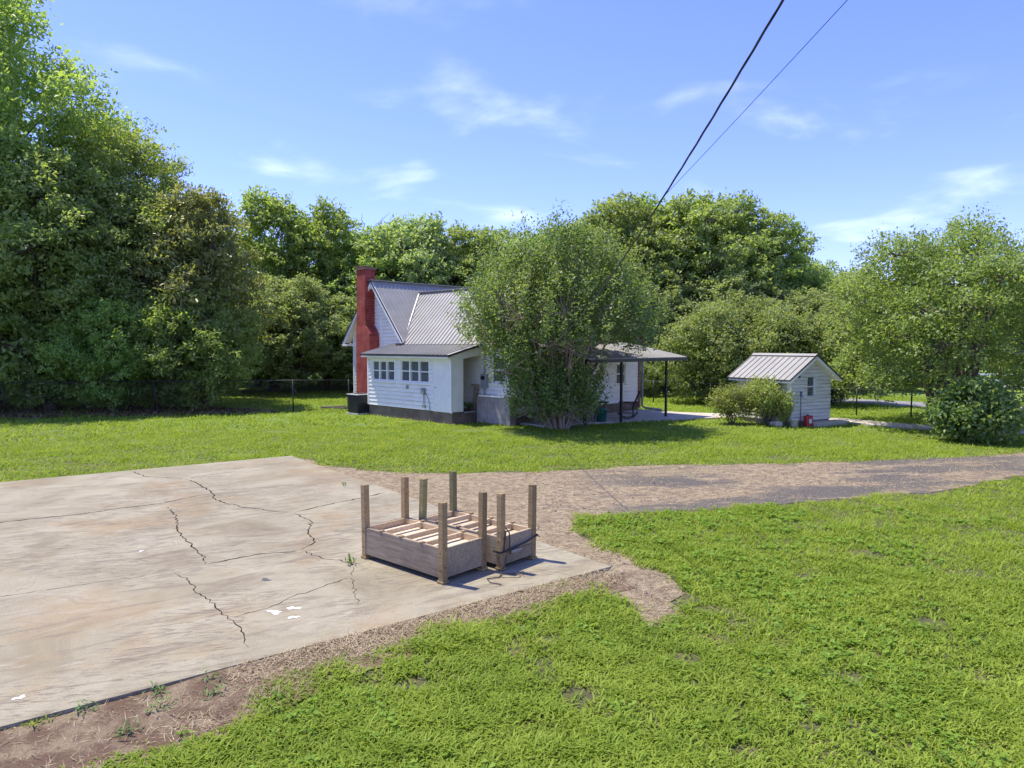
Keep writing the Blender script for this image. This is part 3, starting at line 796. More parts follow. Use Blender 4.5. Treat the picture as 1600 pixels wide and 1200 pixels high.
# back rooms behind the wing, lower roof
bw = MB(); clap(bw, (7.48, 5.9, 0), Y_, X, .42, 2.75, lambda z: (0, 4.0), [(2.2, 2.9, 1.25, 2.2)]); clap(bw, (0, 9.9, 0), -X, Y_, .42, 2.75, lambda z: (-7.48, -.5)); bw.build('wall', 'white', house)
window(house, (7.48, 5.9, 0), Y_, X, 2.2, 2.9, 1.25, 2.2, units=1)
br = MB(); roof_sheet(br, (.5, 10.3, 2.72), X, (0, -1, .17), [(0, 0), (7.2, 0), (7.2, 4.5), (0, 4.5)], .24); br.build('rear_roof', 'roof', house)
MB().box(7.42, 7.56, 9.80, 9.94, .1, 2.6).build('corner_post', 'brownpost', house)
dp = MB(); dp.tube([(7.62, 9.98, 2.5), (7.62, 9.98, .2), (7.75, 10.05, .1), (8.6, 10.1, .06)], .05, 8); dp.build('downspout', 'galv', house, True)
# lean-to roof
lr = MB(); lsl = math.atan2(.45, 1.78)
roof_sheet(lr, (-.14, -.32, 2.64), X, (0, math.cos(lsl), math.sin(lsl)), [(0, 0), (5.96, 0), (5.96, 1.84), (0, 1.84)], .235, rib_w=.05, rib_h=.03)
roof_lean = lr.build('lean_to_roof', 'roof', house)
ed_ = MB(); ed_.box(-.16, 5.84, -.345, -.325, 2.585, 2.655); ed_.beam((5.83, -.32, 2.60), (5.83, 1.45, 3.05), .02, .075); ed_.build('eave_edge', 'dark', roof_lean)
fs = MB(); fs.box(-.1, 5.78, -.30, -.02, 2.50, 2.565); fs.box(-.02, 5.66, -.018, .10, 2.53, 2.62); fs.build('fascia', 'trim', house)
MB().add([(5.63, -.02, 2.5), (5.63, 1.58, 2.6), (5.63, 1.58, 3.0), (5.63, -.02, 2.6), (5.60, -.02, 2.5), (5.60, 1.58, 2.6), (5.60, 1.58, 3.0), (5.60, -.02, 2.6)],
         [(0, 1, 2, 3), (7, 6, 5, 4), (0, 4, 5, 1), (3, 2, 6, 7)]).build('porch_gable_panel', 'trim', house)
# rendered block base under the wing
bb = MB(); bb.box(5.77, 7.58, 1.24, 1.58, -.1, 1.0); bb_o = bb.build('block_base', 'block', house)
for r_ in range(5):
    x = 5.75 - (.2 if r_ % 2 else 0)
    while x < 7.6:
        a, b2 = max(5.75, x), min(7.6, x + .39)
        if b2 - a > .08: MB().box(a, b2, 1.225, 1.25, -.04 + r_ * .205, .155 + r_ * .205).build('block', 'block', bb_o)
        x += .40
MB().box(5.9, 7.3, 1.17, 1.575, 1.005, 1.05).build('ledge', 'trim', house)
# chimney
ch = MB()
def ring(mb, rings):
    k = len(mb.v)
    for (s0, s1, t0, t1, z) in rings:
        mb.v += [(s0, t0, z), (s1, t0, z), (s1, t1, z), (s0, t1, z)]
    for i in range(len(rings) - 1):
        for j in range(4):
            a = k + 4 * i; jj = (j + 1) % 4
            mb.f.append((a + j, a + jj, a + 4 + jj, a + 4 + j))
    mb.f.append((k + 3, k + 2, k + 1, k)); e = k + 4 * (len(rings) - 1); mb.f.append((e, e + 1, e + 2, e + 3))
ring(ch, [(-2.55, -1.42, 1.03, 1.597, .2), (-2.56, -1.42, 1.03, 1.597, 2.0), (-2.53, -1.40, 1.03, 1.597, 3.15), (-2.53, -1.42, 1.03, 1.597, 3.55), (-2.52, -1.60, 1.04, 1.597, 3.8), (-2.50, -1.76, 1.05, 1.597, 3.95), (-2.47, -1.76, 1.05, 1.62, 5.0), (-2.45, -1.74, 1.05, 1.62, 6.55)])
chim = ch.build('chimney', 'brick', house, bevel=.02)
cc = MB(); cc.box(-2.49, -1.70, 1.01, 1.66, 6.551, 6.63); cc.box(-2.45, -1.75, 1.06, 1.61, 6.631, 6.68)
for i, (a, b2, h) in enumerate(((-2.46, -2.27, .05), (-2.25, -2.05, .03), (-2.03, -1.84, .055))): cc.box(a, b2, 1.05, 1.25, 6.681, 6.681 + h)
cc.build('cap', 'bricktop', chim)
MB().box(-2.56, -1.40, 1.02, 1.6, -.1, .62).build('chimney_base', 'bricktop', chim)
MB().box(-1.30, -1.12, 1.56, 1.579, 2.5, 4.25).build('patch_board', 'trim', house)
# wall fittings
el = MB(); el.box(3.88, 4.08, -.14, -.022, 1.06, 1.30); eb = el.build('electric_box', 'galv', house, bevel=.01)
MB().tube([(4.0, -.06, 1.06), (4.0, -.06, .62), (4.0, -.04, .60)], .018, 6).tube([(4.10, -.06, 1.12), (4.25, -.07, .95), (4.36, -.06, .65), (4.36, -.05, .25)], .014, 6).build('conduit', 'galv', eb, True)
MB().box(3.93, 4.08, -.10, -.022, .52, .62).build('junction_box', 'galv', eb)
MB().lathe([(.03, 0), (.055, .05), (.05, .13), (.02, .16)], 10, (2.92, -.08)).build('wall_tap', 'galv', house).location = (0, 0, 1.22)
mtb = MB(); mtb.box(5.72, 6.05, 1.45, 1.575, 1.32, 1.88); mtb.tube([(5.88, 1.51, 1.88), (5.88, 1.51, 2.9)], .028, 8).tube([(5.88, 1.51, 1.32), (5.88, 1.51, .4)], .028, 8)
meter = mtb.build('meter_box', 'plasticgrey', house)
mg = MB(); mg.lathe([(.085, 0), (.085, .05), (.07, .09), (.02, .1)], 16); mo = mg.build('dial', 'black', meter); mo.location = (5.88, 1.45, 1.72); mo.rotation_euler = (R(90), 0, 0)

# porch clutter
br_ = empty('broom', hw(4.64, 1.05, .402), HA, 'dark broom leaning against the back porch wall', 'broom')
MB().tube([(.30, 0, .06), (-.10, .02, 1.25)], .013, 7).build('handle', 'black', br_, True)
MB().add([(.22, -.14, 0), (.40, -.14, 0), (.40, .16, 0), (.22, .16, 0), (.27, -.07, .2), (.33, -.07, .2), (.33, .07, .2), (.27, .07, .2)], [(3, 2, 1, 0), (4, 5, 6, 7), (0, 1, 5, 4), (1, 2, 6, 5), (2, 3, 7, 6), (3, 0, 4, 7)]).build('bristles', 'straw', br_)
pl_ = empty('plank', hw(5.38, 1.40, .402), HA, 'grey plank propped upright at the porch edge', 'plank')
MB().obox((-.10, -.02, 0), (.20, 0, 0), (0, .035, 0), (.10, .03, 1.0)).build('board', 'oldwood', pl_); MB().box(-.10, .36, -.06, -.025, .98, 1.06).build('cleat', 'oldwood', pl_)

# ------------------------------------------------------------------ plants with single leaves (pots, weeds)
def leaf_fan(rng, n, L, w, spread, zb=0.0, up=.6):
    V = []; F = []
    for i in range(n):
        a = rng.random() * 6.283; e = up + rng.normal(0, .3); l = L * (.6 + .6 * rng.random())
        d = np.array([math.cos(a) * math.cos(e), math.sin(a) * math.cos(e), math.sin(e)])
        sd = np.array([-math.sin(a), math.cos(a), 0.]); b0 = np.array([rng.normal(0, spread), rng.normal(0, spread), zb + abs(rng.normal(0, spread))])
        m1 = b0 + d * l * .5; tip = b0 + d * l + np.array([0, 0, -.28 * l])
        k = len(V); V += [b0 - sd * w * .3, b0 + sd * w * .3, m1 + sd * w, m1 - sd * w, tip]; F += [(k, k + 1, k + 2), (k, k + 2, k + 3), (k + 3, k + 2, k + 4)]
    return np.array(V), np.array(F)
def plant(name, loc, seed, n, L, w, spread, mat, label, cat, group=None, pot=None, zb=0., up=.6):
    rng = np.random.default_rng(seed)
    o = empty(name, loc, rng.random() * 6, label, cat, group)
    if pot:
        MB().lathe([(pot * .7, 0), (pot, zb), (pot * 1.08, zb), (pot * 1.08, zb + .02), (pot * .9, zb + .02), (pot * .88, zb - .01)], 14).build('pot', 'terra', o, True)
    V, F = leaf_fan(rng, n, L, w, spread, zb, up)
    link(bpy.data.objects.new('leaves', np_mesh('leaves', V, F, mat)), o)
    return o
plant('potted_plant', hw(5.25, .80, .402), 1, 46, .34, .03, .05, 'weed', 'potted plant in a dark pot just inside the porch panel', 'plant', None, .12, .16)
plant('potted_plant', hw(5.45, 1.08, .402), 2, 40, .30, .028, .05, 'weed', 'second potted plant, nearer the propped plank', 'plant', None, .10, .14)
plant('pad_weed', (-2.23, 9.55, .0), 3, 26, .14, .008, .03, 'weed', 'small weed growing from the crack left of the planters', 'weed', None, None, 0, 1.0)
plant('pad_weed', (-3.59, 14.97, .0), 4, 16, .11, .008, .025, 'weed', 'tiny weed at the far right edge of the pad', 'weed', None, None, 0, 1.0)
for i, ((x, y), lb) in enumerate(zip([(-3.55, 5.72), (-3.12, 6.02), (-2.72, 6.22), (-2.95, 5.72), (-2.60, 5.98), (-3.02, 5.38)],
        ['weed tuft on red clay nearest the left corner', 'weed tuft hugging the pad edge above the bare clay', 'weed tuft on the clay where straw begins', 'spreading weed in the middle of the red clay', 'weed tuft between clay and green lawn', 'lowest weed tuft on the clay near the picture bottom'])):
    plant('clay_weed', (x, y, G + .015), 20 + i, 30, .085, .007, .045, 'weed', lb, 'weed', 'weeds on the bare clay', None, 0, .35)

# ------------------------------------------------------------------ condenser unit, timber edging
acu = empty('air_conditioner', hw(-.62, -.02, G), HA, 'dark square air conditioning condenser beside the red chimney', 'air conditioner')
MB().box(-.46, .46, -.46, .46, 0, .07).build('base_slab', 'slab', acu)
MB().box(-.40, .40, -.40, .40, .08, .86).build('coil', 'ac', acu, bevel=.03)
lv = MB()
for i in range(15):
    z = .13 + i * .047
    lv.box(-.425, .425, -.425, -.405, z, z + .022); lv.box(.405, .425, -.404, .425, z, z + .022); lv.box(-.425, -.405, -.404, .425, z, z + .022)
lv.build('louvres', 'ac', acu)
tp = MB(); tp.box(-.44, .44, -.44, .44, .865, .91); tpo = tp.build('lid', 'actop', acu, bevel=.012)
MB().lathe([(.30, .912), (.30, .925), (.05, .945), (.01, .945)], 20).build('fan_guard', 'ac', tpo)
tm = empty('timber_edging', (-8.5, 33.5, G), 0, 'low weathered timber border on the grass behind the condenser', 'edging')
MB().beam((-.75, .5, .06), (.55, .0, .06), .12, .12).build('timber', 'oldwood', tm); MB().beam((.5, .08, .07), (1.3, -.05, .07), .12, .13).build('timber', 'oldwood', tm); MB().beam((-.72, .55, .07), (.35, .95, .07), .12, .12).build('timber', 'oldwood', tm)

# ------------------------------------------------------------------ patio cover and what stands under it
pc = empty('patio_cover', hw(9.0, 6.3, 0), HA, 'low grey metal patio cover on thin black posts', 'patio cover')
px0, px1, py0, py1 = -1.5, 1.5, -3.9, 2.75
pr_ = MB(); roof_sheet(pr_, (px1, py0, 2.52), Y_, (-1, 0, .2), [(0, 0), (py1 - py0, 0), (py1 - py0, 3.06), (0, 3.06)], .24)
prf = pr_.build('roof', 'roof', pc)
fe = MB(); fe.box(px1 - .02, px1 + .02, py0, py1, 2.37, 2.49); fe.beam((px1, py1 - .02, 2.44), (px0, py1 - .02, 3.05), .04, .12); fe.build('fascia', 'dark', prf)
for y in (-1.45, 1.75, -3.7):
    MB().box(1.08, 1.16, y - .04, y + .04, 0.0, 2.50).build('post', 'black', pc)
rf = MB()
for i in range(6): rf.beam((px1 - .1, py0 + .3 + i * 1.2, 2.42), (px0 + .05, py0 + .3 + i * 1.2, 3.0), .05, .12)
rf.build('rafters', 'dark', pc)

def rocking_chair(loc, rz, label):
    o = empty('rocking_chair', loc, rz, label, 'chair')   # faces local -x
    for s_ in (-1, 1):
        y = .27 * s_
        pts = [(.62 * math.sin(a) * 1.1 - .02, y, 1.25 - 1.23 * math.cos(a) + .01) for a in np.linspace(-.62, .66, 11)]
        MB().tube(pts, .02, 6).build('rocker', 'black', o, True)
        MB().tube([(-.28, y, .08), (-.30, y, .66)], .02, 7).build('leg', 'black', o, True)
        MB().tube([(.22, y, .06), (.20, y, .42)], .02, 7).build('leg', 'black', o, True)
        MB().tube([(.17, y, .38), (.30, y, .75), (.48, y, 1.15)], .02, 7).build('back_post', 'black', o, True)
        ar = MB(); ar.box(-.38, .30, y - .045, y + .045, .655, .685); ar.build('arm', 'black', o, bevel=.01)
        MB().tube([(-.29, y, .25), (.21, y, .22)], .012, 6).build('stretcher', 'black', o, True)
    st = MB()
    for i in range(7): st.obox((-.31 + i * .075, -.29, .44 - i * .009), (.062, 0, -.008), (0, .58, 0), (0, 0, .02))
    st.build('seat', 'black', o)
    for i in range(6):
        y = -.2 + i * .08
        MB().beam((.20, y, .45), (.465, y, 1.08), .045, .014, up=(1, 0, .4)).build('back_slat', 'black', o)
    MB().beam((.475, -.28, 1.12), (.475, .28, 1.12), .03, .1).build('top_rail', 'black', o)
    MB().tube([(-.29, -.27, .25), (-.29, .27, .25)], .012, 6).build('stretcher', 'black', o, True)
    return o
rocking_chair((4.75, 28.75, .01), R(-8), 'black wooden rocking chair under the patio cover')
tb = empty('patio_table', (3.55, 28.45, .01), .3, 'small dark round patio table left of the rocking chair', 'table')
MB().lathe([(.36, .68), (.38, .69), (.38, .71), (.36, .72)], 24).build('top', 'black', tb)
for k in range(4):
    a = k * 1.571 + .4
    MB().tube([(.30 * math.cos(a), .30 * math.sin(a), .68), (.22 * math.cos(a), .22 * math.sin(a), .35), (.32 * math.cos(a), .32 * math.sin(a), 0)], .012, 6).build('leg', 'black', tb, True)
pch = empty('patio_chair', (2.95, 28.75, .01), .5, 'dark metal patio chair half hidden behind the many-stemmed tree', 'chair')
MB().box(-.24, .24, -.24, .24, .43, .46).build('seat', 'black', pch, bevel=.01)
for x, y, h in ((-.22, -.22, .43), (.22, -.22, .43), (-.22, .22, .95), (.22, .22, .95)):
    MB().tube([(x, y, 0), (x, y, h)], .014, 6).build('leg', 'black', pch, True)
for i in range(5): MB().beam((-.18 + i * .09, .22, .5), (-.18 + i * .09, .24, .93), .025, .012).build('back_slat', 'black', pch)
MB().beam((-.24, .23, .94), (.24, .23, .94), .03, .03).build('top_rail', 'black', pch)
bn = empty('storage_bin', (3.52, 27.65, .01), .2, 'teal plastic bin at the patio edge', 'bin')
MB().lathe([(.19, 0), (.225, .46), (.235, .46), (.235, .49), (.21, .49), (.205, .44)], 20).build('body', 'teal', bn, True)
MB().lathe([(.24, .492), (.24, .51), (.1, .535), (.01, .535)], 20).build('lid', 'teal', bn, True)

# ------------------------------------------------------------------ white shed
SH = empty('garden_shed', (9.2, 28.62, 0), R(-61.2), 'small white clapboard shed with grey standing-seam roof', 'shed')
Ls, Wd, Eh = 2.52, 2.36, 1.86
Rz = 2.62; ssl = (Rz - 1.70) / (Wd / 2 + .28)
shf = MB(); shf.box(.02, Ls - .02, .02, Wd - .02, -.1, .16); shf.build('foundation', 'block', SH)
s1 = MB(); clap(s1, (0, 0, 0), X, -Y_, .14, Eh, lambda z: (0, Ls), board=.14); s1.build('wall', 'shedwhite', SH)
def sg(z):
    h = (Rz - .05 - z) / ssl
    return (max(0, Wd / 2 - h), min(Wd, Wd / 2 + h))
swin = (.98, 1.44, 1.02, 1.84)
s2 = MB(); clap(s2, (Ls, 0, 0), Y_, X, .14, Rz - .06, sg, [swin], board=.14); s2.build('gable_wall', 'shedwhite', SH)
s3 = MB(); clap(s3, (Ls, Wd, 0), -X, Y_, .14, Eh, lambda z: (0, Ls), board=.14); clap(s3, (0, Wd, 0), -Y_, -X, .14, Rz - .06, sg, board=.14); s3.build('wall', 'shedwhite', SH)
window(SH, (Ls, 0, 0), Y_, X, *swin, units=1, trim=.045, matf='shedwhite')
MB().box(Ls - .07, Ls + .024, -.03, -.019, .14, 1.8).box(Ls + .0195, Ls + .03, -.03, .07, .14, 1.8).build('corner_board', 'trim', SH)
sang = math.atan(ssl); SL = (Wd / 2 + .28) / math.cos(sang)
npan = 11; pw = (Ls + .56) / npan
for side in (0, 1):
    for i in range(npan):
        mb = MB()
        if side == 0: roof_sheet(mb, (-.28 + i * pw, -.28, 1.72), X, (0, math.cos(sang), math.sin(sang)), [(0, 0), (pw - .004, 0), (pw - .004, SL), (0, SL)], 9, .028, .024, .028, off=.014)
        else: roof_sheet(mb, (-.28 + i * pw, Wd + .28, 1.72), X, (0, -math.cos(sang), math.sin(sang)), [(0, 0), (pw - .004, 0), (pw - .004, SL), (0, SL)], 9, .028, .024, .028, off=.014)
        mb.build('roof_panel', 'roof', SH)
rc = MB()
for s_ in (1, -1):
    n_ = Vector((0, -s_ * math.sin(sang), math.cos(sang)))
    rc.obox((-.29, Wd / 2, 1.72 + SL * math.sin(sang) + .045), (Ls + .58, 0, 0), (0, -s_ * .13, -.13 * ssl), (0, 0, .012))
rc.build('ridge_cap', 'roof', SH)
for x in (Ls + .265, -.265):
    for s_ in (-1, 1):
        MB().beam((x, Wd / 2 + s_ * (Wd / 2 + .26), 1.645), (x, Wd / 2, 1.645 + (Wd / 2 + .26) * ssl), .024, .12).build('rake_board', 'trim', SH)
        MB().beam((x + math.copysign(.022, x - 1), Wd / 2 + s_ * (Wd / 2 + .29), 1.715), (x + math.copysign(.022, x - 1), Wd / 2, 1.715 + (Wd / 2 + .29) * ssl), .018, .055).build('rake_edge', 'dark', SH)
so = MB()
for s_ in (-1, 1):
    so.beam((Ls + .125, Wd / 2 + s_ * (Wd / 2 + .26), 1.63), (Ls + .125, Wd / 2, 1.63 + (Wd / 2 + .26) * ssl), .25, .015)
so.box(-.25, Ls + .25, -.265, -.02, 1.64, 1.655); so.box(-.25, Ls + .25, -.28, -.262, 1.60, 1.70); so.build('soffit', 'trim', SH)
MB().box(-.28, Ls + .28, -.302, -.284, 1.67, 1.725).build('eave_edge', 'dark', SH)
MB().box(Ls + .03, Ls + .075, .47, .53, 1.78, 2.02).build('bracket', 'dark', SH)
MB().box(Ls + .03, Ls + .62, .9, Wd + .35, -.1, .09).build('step', 'slab', SH, bevel=.02)
def shw(a, b2, z=0.0):
    r = R(-61.2); return (9.2 + a * math.cos(r) - b2 * math.sin(r), 28.62 + a * math.sin(r) + b2 * math.cos(r), z)
hy = empty('standpipe', shw(Ls + .20, .42, G), 0, 'thin blue grey water standpipe at the shed corner', 'pipe')
MB().tube([(0, 0, 0), (0, 0, 1.15)], .02, 8).build('pipe', 'bluepipe', hy, True); MB().box(-.035, .035, -.03, .03, 1.15, 1.34).build('head', 'bluepipe', hy); MB().tube([(0, 0, 1.17), (.08, -.06, 1.12)], .014, 6).build('spout', 'bluepipe', hy, True)
hr = empty('hose_reel', shw(Ls + .05, -.10, .55), 0, 'small black hose fitting on the white shed corner', 'hose fitting')
MB().lathe([(.05, 0), (.085, .05), (.085, .11), (.04, .16)], 10).build('body', 'black', hr); MB().tube([(0, 0, .02), (.01, -.03, -.2), (.02, -.05, -.58)], .013, 6).build('hose', 'bluepipe', hr, True)
bk_ = empty('bucket', shw(Ls + .28, -.02, G), 0, 'white bucket standing at the shed corner', 'bucket')
MB().lathe([(.12, 0), (.145, .30), (.155, .30), (.155, .33), (.14, .33), (.13, .05)], 18).build('body', 'whiteplastic', bk_, True); MB().tube([(.15 * math.cos(a), -.02 - .1 * math.sin(a), .3 - .16 * math.sin(a)) for a in np.linspace(0, math.pi, 9)], .005, 5).build('handle', 'galv', bk_)
rd_ = empty('red_container', shw(Ls + .34, .70, G), R(28), 'red plastic container leaning against the shed gable', 'container')
MB().obox((-.17, -.09, 0), (.34, 0, 0), (0, .18, 0), (.03, .05, .42)).build('body', 'red', rd_, bevel=.02); MB().lathe([(.035, .42), (.035, .46), (.03, .47)], 10, (-.02, .03)).build('cap', 'black', rd_)
MB().obox((-.08, -.097, .14), (.15, 0, 0), (0, .006, 0), (.012, .02, .16)).build('pale_mark', 'whiteplastic', rd_)
for i, (a, b2, w, h, lb) in enumerate(((Ls - .45, -.30, .16, .20, 'pale stone block left of the white bucket'), (Ls - .12, -.36, .13, .24, 'pale upright block touching the white bucket'))):
    e_ = MB(); e_.box(-w, w, -.1, .1, 0, h); q = e_.build('stone_block', 'slab', None, bevel=.025); q.location = shw(a, b2, G); q.rotation_euler = (0, 0, R(-50 + 20 * i)); tag(q, lb, 'block')

# ------------------------------------------------------------------ planter boxes (upturned tables)
def planter(loc, rz, L, W, label, second=False):
    o = empty('planter_box', loc, rz, label, 'planter')
    lw_ = .088; H1 = .07; H2 = .45
    def brd(name, x0, x1, y0, y1, z0, z1, mat='oldwood', bev=.004): return MB().box(x0, x1, y0, y1, z0, z1).build(name, mat, o, bevel=bev)
    hx, hy_ = L / 2, W / 2
    brd('side_board', -hx + lw_ - .01, hx - lw_ + .01, -hy_ + .008, -hy_ + .036, H1, H2); brd('side_board', -hx + lw_ - .01, hx - lw_ + .01, hy_ - .036, hy_ - .008, H1, H2)
    brd('end_board', -hx + .008, -hx + .036, -hy_ + lw_ - .01, hy_ - lw_ + .01, H1, H2)
    if second:
        brd('end_board', hx - .036, hx - .008, -hy_ + lw_ - .01, hy_ - lw_ + .01, .24, H2); brd('end_board', hx - .038, hx - .010, -hy_ + lw_ - .01, hy_ - lw_ + .01, H1, .232)
    else:
        brd('end_board', hx - .036, hx - .008, -hy_ + lw_ - .01, hy_ - lw_ + .01, H1, H2)
    tilt = 0
    for i, (sx, sy) in enumerate(((-1, -1), (-1, 1), (1, -1), (1, 1))):
        x = sx * (hx - lw_ / 2); y = sy * (hy_ - lw_ / 2)
        mb = MB(); h = 1.05 + (.0, .015, -.01, .01)[i]
        lean = (.07, -.02) if (second and i == 0) else (0.01 * sx, .006 * sy)
        a = lw_ / 2
        mb.add([(x - a, y - a, .035), (x + a, y - a, .035), (x + a, y + a, .035), (x - a, y + a, .035), (x - a + lean[0], y - a + lean[1], h), (x + a + lean[0], y - a + lean[1], h), (x + a + lean[0], y + a + lean[1], h - .01 * (i % 2)), (x - a + lean[0], y + a + lean[1], h - .012)],
               [(3, 2, 1, 0), (4, 5, 6, 7), (0, 1, 5, 4), (1, 2, 6, 5), (2, 3, 7, 6), (3, 0, 4, 7)])
        lg = mb.build('leg', 'mosswood' if second and i < 2 else 'legwood', o, bevel=.006)
        MB().box(x - .057, x + .057, y - .057, y + .057, 0.003, .034).build('foot', 'legwood', lg, bevel=.004)
        for zz in (.16, .38):
            sc_ = MB(); sc_.box(x - .008, x + .008, y + sy * (a + .001), y + sy * (a + .006), zz, zz + .016)
            sc_.box(x + sx * (a + .001), x + sx * (a + .006), y - .008, y + .008, zz + .04, zz + .056); sc_.build('screw', 'rust', lg)
    # pale inside: plywood floor, rim battens, cross slats
    brd('floor_panel', -hx + .04, hx - .04, -hy_ + .04, hy_ - .04, .345, .357, 'panelwood', 0)
    brd('batten', -hx + .05, hx - .05, -hy_ + .037, -hy_ + .062, .358, .444, 'newwood'); brd('batten', -hx + .05, hx - .05, hy_ - .062, hy_ - .037, .358, .444, 'newwood')
    brd('batten', -hx + .037, -hx + .062, -hy_ + .063, hy_ - .063, .358, .444, 'newwood'); brd('batten', hx - .062, hx - .037, -hy_ + .063, hy_ - .063, .358, .444, 'newwood')
    for k in range(3):
        x = -hx + L * (k + 1) / 4
        brd('slat', x - .02, x + .02, -hy_ + .063, hy_ - .063, .385, .452, 'newwood')
        for sy in (-1, 1): brd('slat_end', x - .03, x + .03, sy * (hy_ - .03) - .03, sy * (hy_ - .03) + .03, .4525, .468, 'legwood', .003)
    return o
pang = math.atan2(-1.06, 1.19)
planter((-1.23, 9.55, 0), pang, 1.68, .80, 'nearer upturned wooden planter with a long weathered side board')
p2 = planter((-.53, 10.05, 0), pang + R(.8), 1.66, .74, 'farther upturned wooden planter with a black strap around its end', True)
# strap and loose cord round the far planter's end
def p2w(x, y, z):
    a = pang + R(.8); return Vector((-.53 + x * math.cos(a) - y * math.sin(a), 10.05 + x * math.sin(a) + y * math.cos(a), z))
st = empty('ratchet_strap', p2w(.83, 0, 0), 0, 'black strap tied around the leg of the farther planter', 'strap')
def loc_(p): return tuple(Vector(p) - p2w(.83, 0, 0))
MB().tube([loc_(p2w(*q)) for q in ((.70, -.38, .25), (.845, -.385, .25), (.85, -.2, .265), (.852, .1, .29), (.85, .385, .34), (.74, .385, .345))], .013, 6).build('band', 'cable', st, True)
MB().tube([loc_(p2w(*q)) for q in ((.845, -.33, .26), (.85, -.30, .5), (.80, -.27, .58), (.86, -.24, .5), (.86, -.22, .2))], .009, 6).build('loop', 'rust', st, True)
MB().obox(loc_(p2w(.865, -.2, .22)), p2w(.865, 0, .22) - p2w(.865, -.2, .22) , (0, 0, .035), (.012, -.012, 0)).build('buckle', 'galv', st)
cd = MB()
cpts = [p2w(.86, -.3, .20), p2w(.88, -.36, .09), p2w(.93, -.48, .012), p2w(1.0, -.60, .012), p2w(.92, -.74, .012), p2w(1.05, -.82, .012), p2w(1.2, -.78, .012)]
cd.tube(cpts, .006, 6); tag(cd.build('fallen_rope', 'cable', None, True), 'dark loose rope lying on the concrete by the planters', 'rope')
cd2 = MB(); c0 = p2w(.95, -.55, .012)
cd2.tube([c0 + Vector((.16 * math.cos(a) * (1 - a * .04) + .16, .10 * math.sin(a), .004 + .006 * math.sin(3 * a))) for a in np.linspace(0, 8, 30)], .004, 5)
tag(cd2.build('loose_wire', 'rust', None, True), 'thin coiled wire on the concrete by the planter foot', 'wire')

# ------------------------------------------------------------------ chain-link fences
def fence(name, pts, h, posts, label, wire=True):
    o = empty(name, (pts[0][0], pts[0][1], G), 0, label, 'fence')
    P = [Vector((p[0] - pts[0][0], p[1] - pts[0][1], 0)) for p in pts]
    MB().tube([p + Vector((0, 0, h)) for p in P], .022, 6).build('top_rail', 'black', o, True)
    for p in posts:
        q = Vector((p[0] - pts[0][0], p[1] - pts[0][1], 0)); MB().tube([q, q + Vector((0, 0, h + .04))], .032, 8).build('post', 'black', o, True)
    mb = MB(); sp_ = .075; hh = h - .03
    for a, b2 in zip(P[:-1], P[1:]):
        d = (b2 - a); L = d.length; d.normalize(); nn = Vector((-d.y, d.x, 0)) * .004
        n = int((L + hh) / sp_)
        for s_ in (1, -1):
            for i in range(n):
                x0 = -hh + i * sp_; lo, hi = max(0, x0), min(L, x0 + hh)
                if hi <= lo: continue
                z0, z1 = lo - x0, hi - x0
                if s_ < 0: z0, z1 = hh - z0, hh - z1
                pa = a + d * lo + Vector((0, 0, z0 + .02)); pb = a + d * hi + Vector((0, 0, z1 + .02))
                e = (pb - pa).normalized().cross(nn).normalized() * .0013
                k = len(mb.v); w = nn.normalized() * .0013
                mb.v += [tuple(q + c_) for q in (pa, pb) for c_ in (e + w * s_, -e + w * s_, w * s_ * 2.4)]
                mb.f += [(k, k + 1, k + 4, k + 3), (k + 1, k + 2, k + 5, k + 4), (k + 2, k, k + 3, k + 5)]
    tag(mb.build('wire_mesh', 'galv' if not wire else 'black', o), kind='stuff')
    return o
fence('chain_link_fence', [(-34, 28.5), (-22, 30.42), (-15.94, 31.36), (-10.07, 32.29), (-7.5, 32.72)], 1.47, [(-28, 29.46), (-22, 30.42), (-15.94, 31.36), (-10.07, 32.29), (-7.6, 32.7)], 'long dark chain-link fence below the big trees at left')
fence('chain_link_fence', [(4.6, 40.3), (7.63, 37.88), (10.01, 35.43), (12.6, 32.9), (15.11, 30.77), (16.9, 29.7), (20.38, 28.62), (30, 25.6)], 1.15, [(7.63, 37.88), (10.01, 35.43), (10.6, 34.85), (12.6, 32.9), (15.11, 30.77), (16.9, 29.7), (20.38, 28.62), (25, 27.2)], 'dark chain-link fence running behind the patio and shed')
rf_ = empty('rail_fence', (30, 47, G), R(-38), 'pale board fence in the field beyond the road', 'fence')
for i in range(9): MB().box(i * 2.4 - .06, i * 2.4 + .06, -.06, .06, 0, 1.3).build('post', 'oldwood', rf_)
for z in (.35, .75, 1.12): MB().box(-.1, 19.3, -.085, -.062, z, z + .13).build('rail', 'trim', rf_)

# ------------------------------------------------------------------ overhead lines
def cable(name, pts, r, label, n=6, twist=None):
    """smooth sagging line through points (Y, X, Z)"""
    ys = np.array([p[0] for p in pts]); o = np.argsort(ys)
    cx = np.polyfit(ys, [p[1] for p in pts], 1 if len(pts) < 3 else 1); cz = np.polyfit(ys, [p[2] for p in pts], 2)
    Yl = np.linspace(ys.max(), ys.min(), 300)
    path = [Vector((np.polyval(cx, y), y, np.polyval(cz, y))) for y in Yl]
    ob = empty(name, path[0], 0, label, 'cable')
    loc = [p - path[0] for p in path]
    if twist:
        for k in range(3):
            off = []
            for i, p in enumerate(loc):
                a = twist * (Yl[0] - Yl[i]) + k * 2.094
                off.append(p + Vector((math.cos(a), 0, math.sin(a))) * r * 1.15)
            MB().tube(off, r, n).build('strand', 'cable', ob, True)
    else:
        MB().tube(loc, r, n).build('wire', 'cable', ob, True)
    return ob
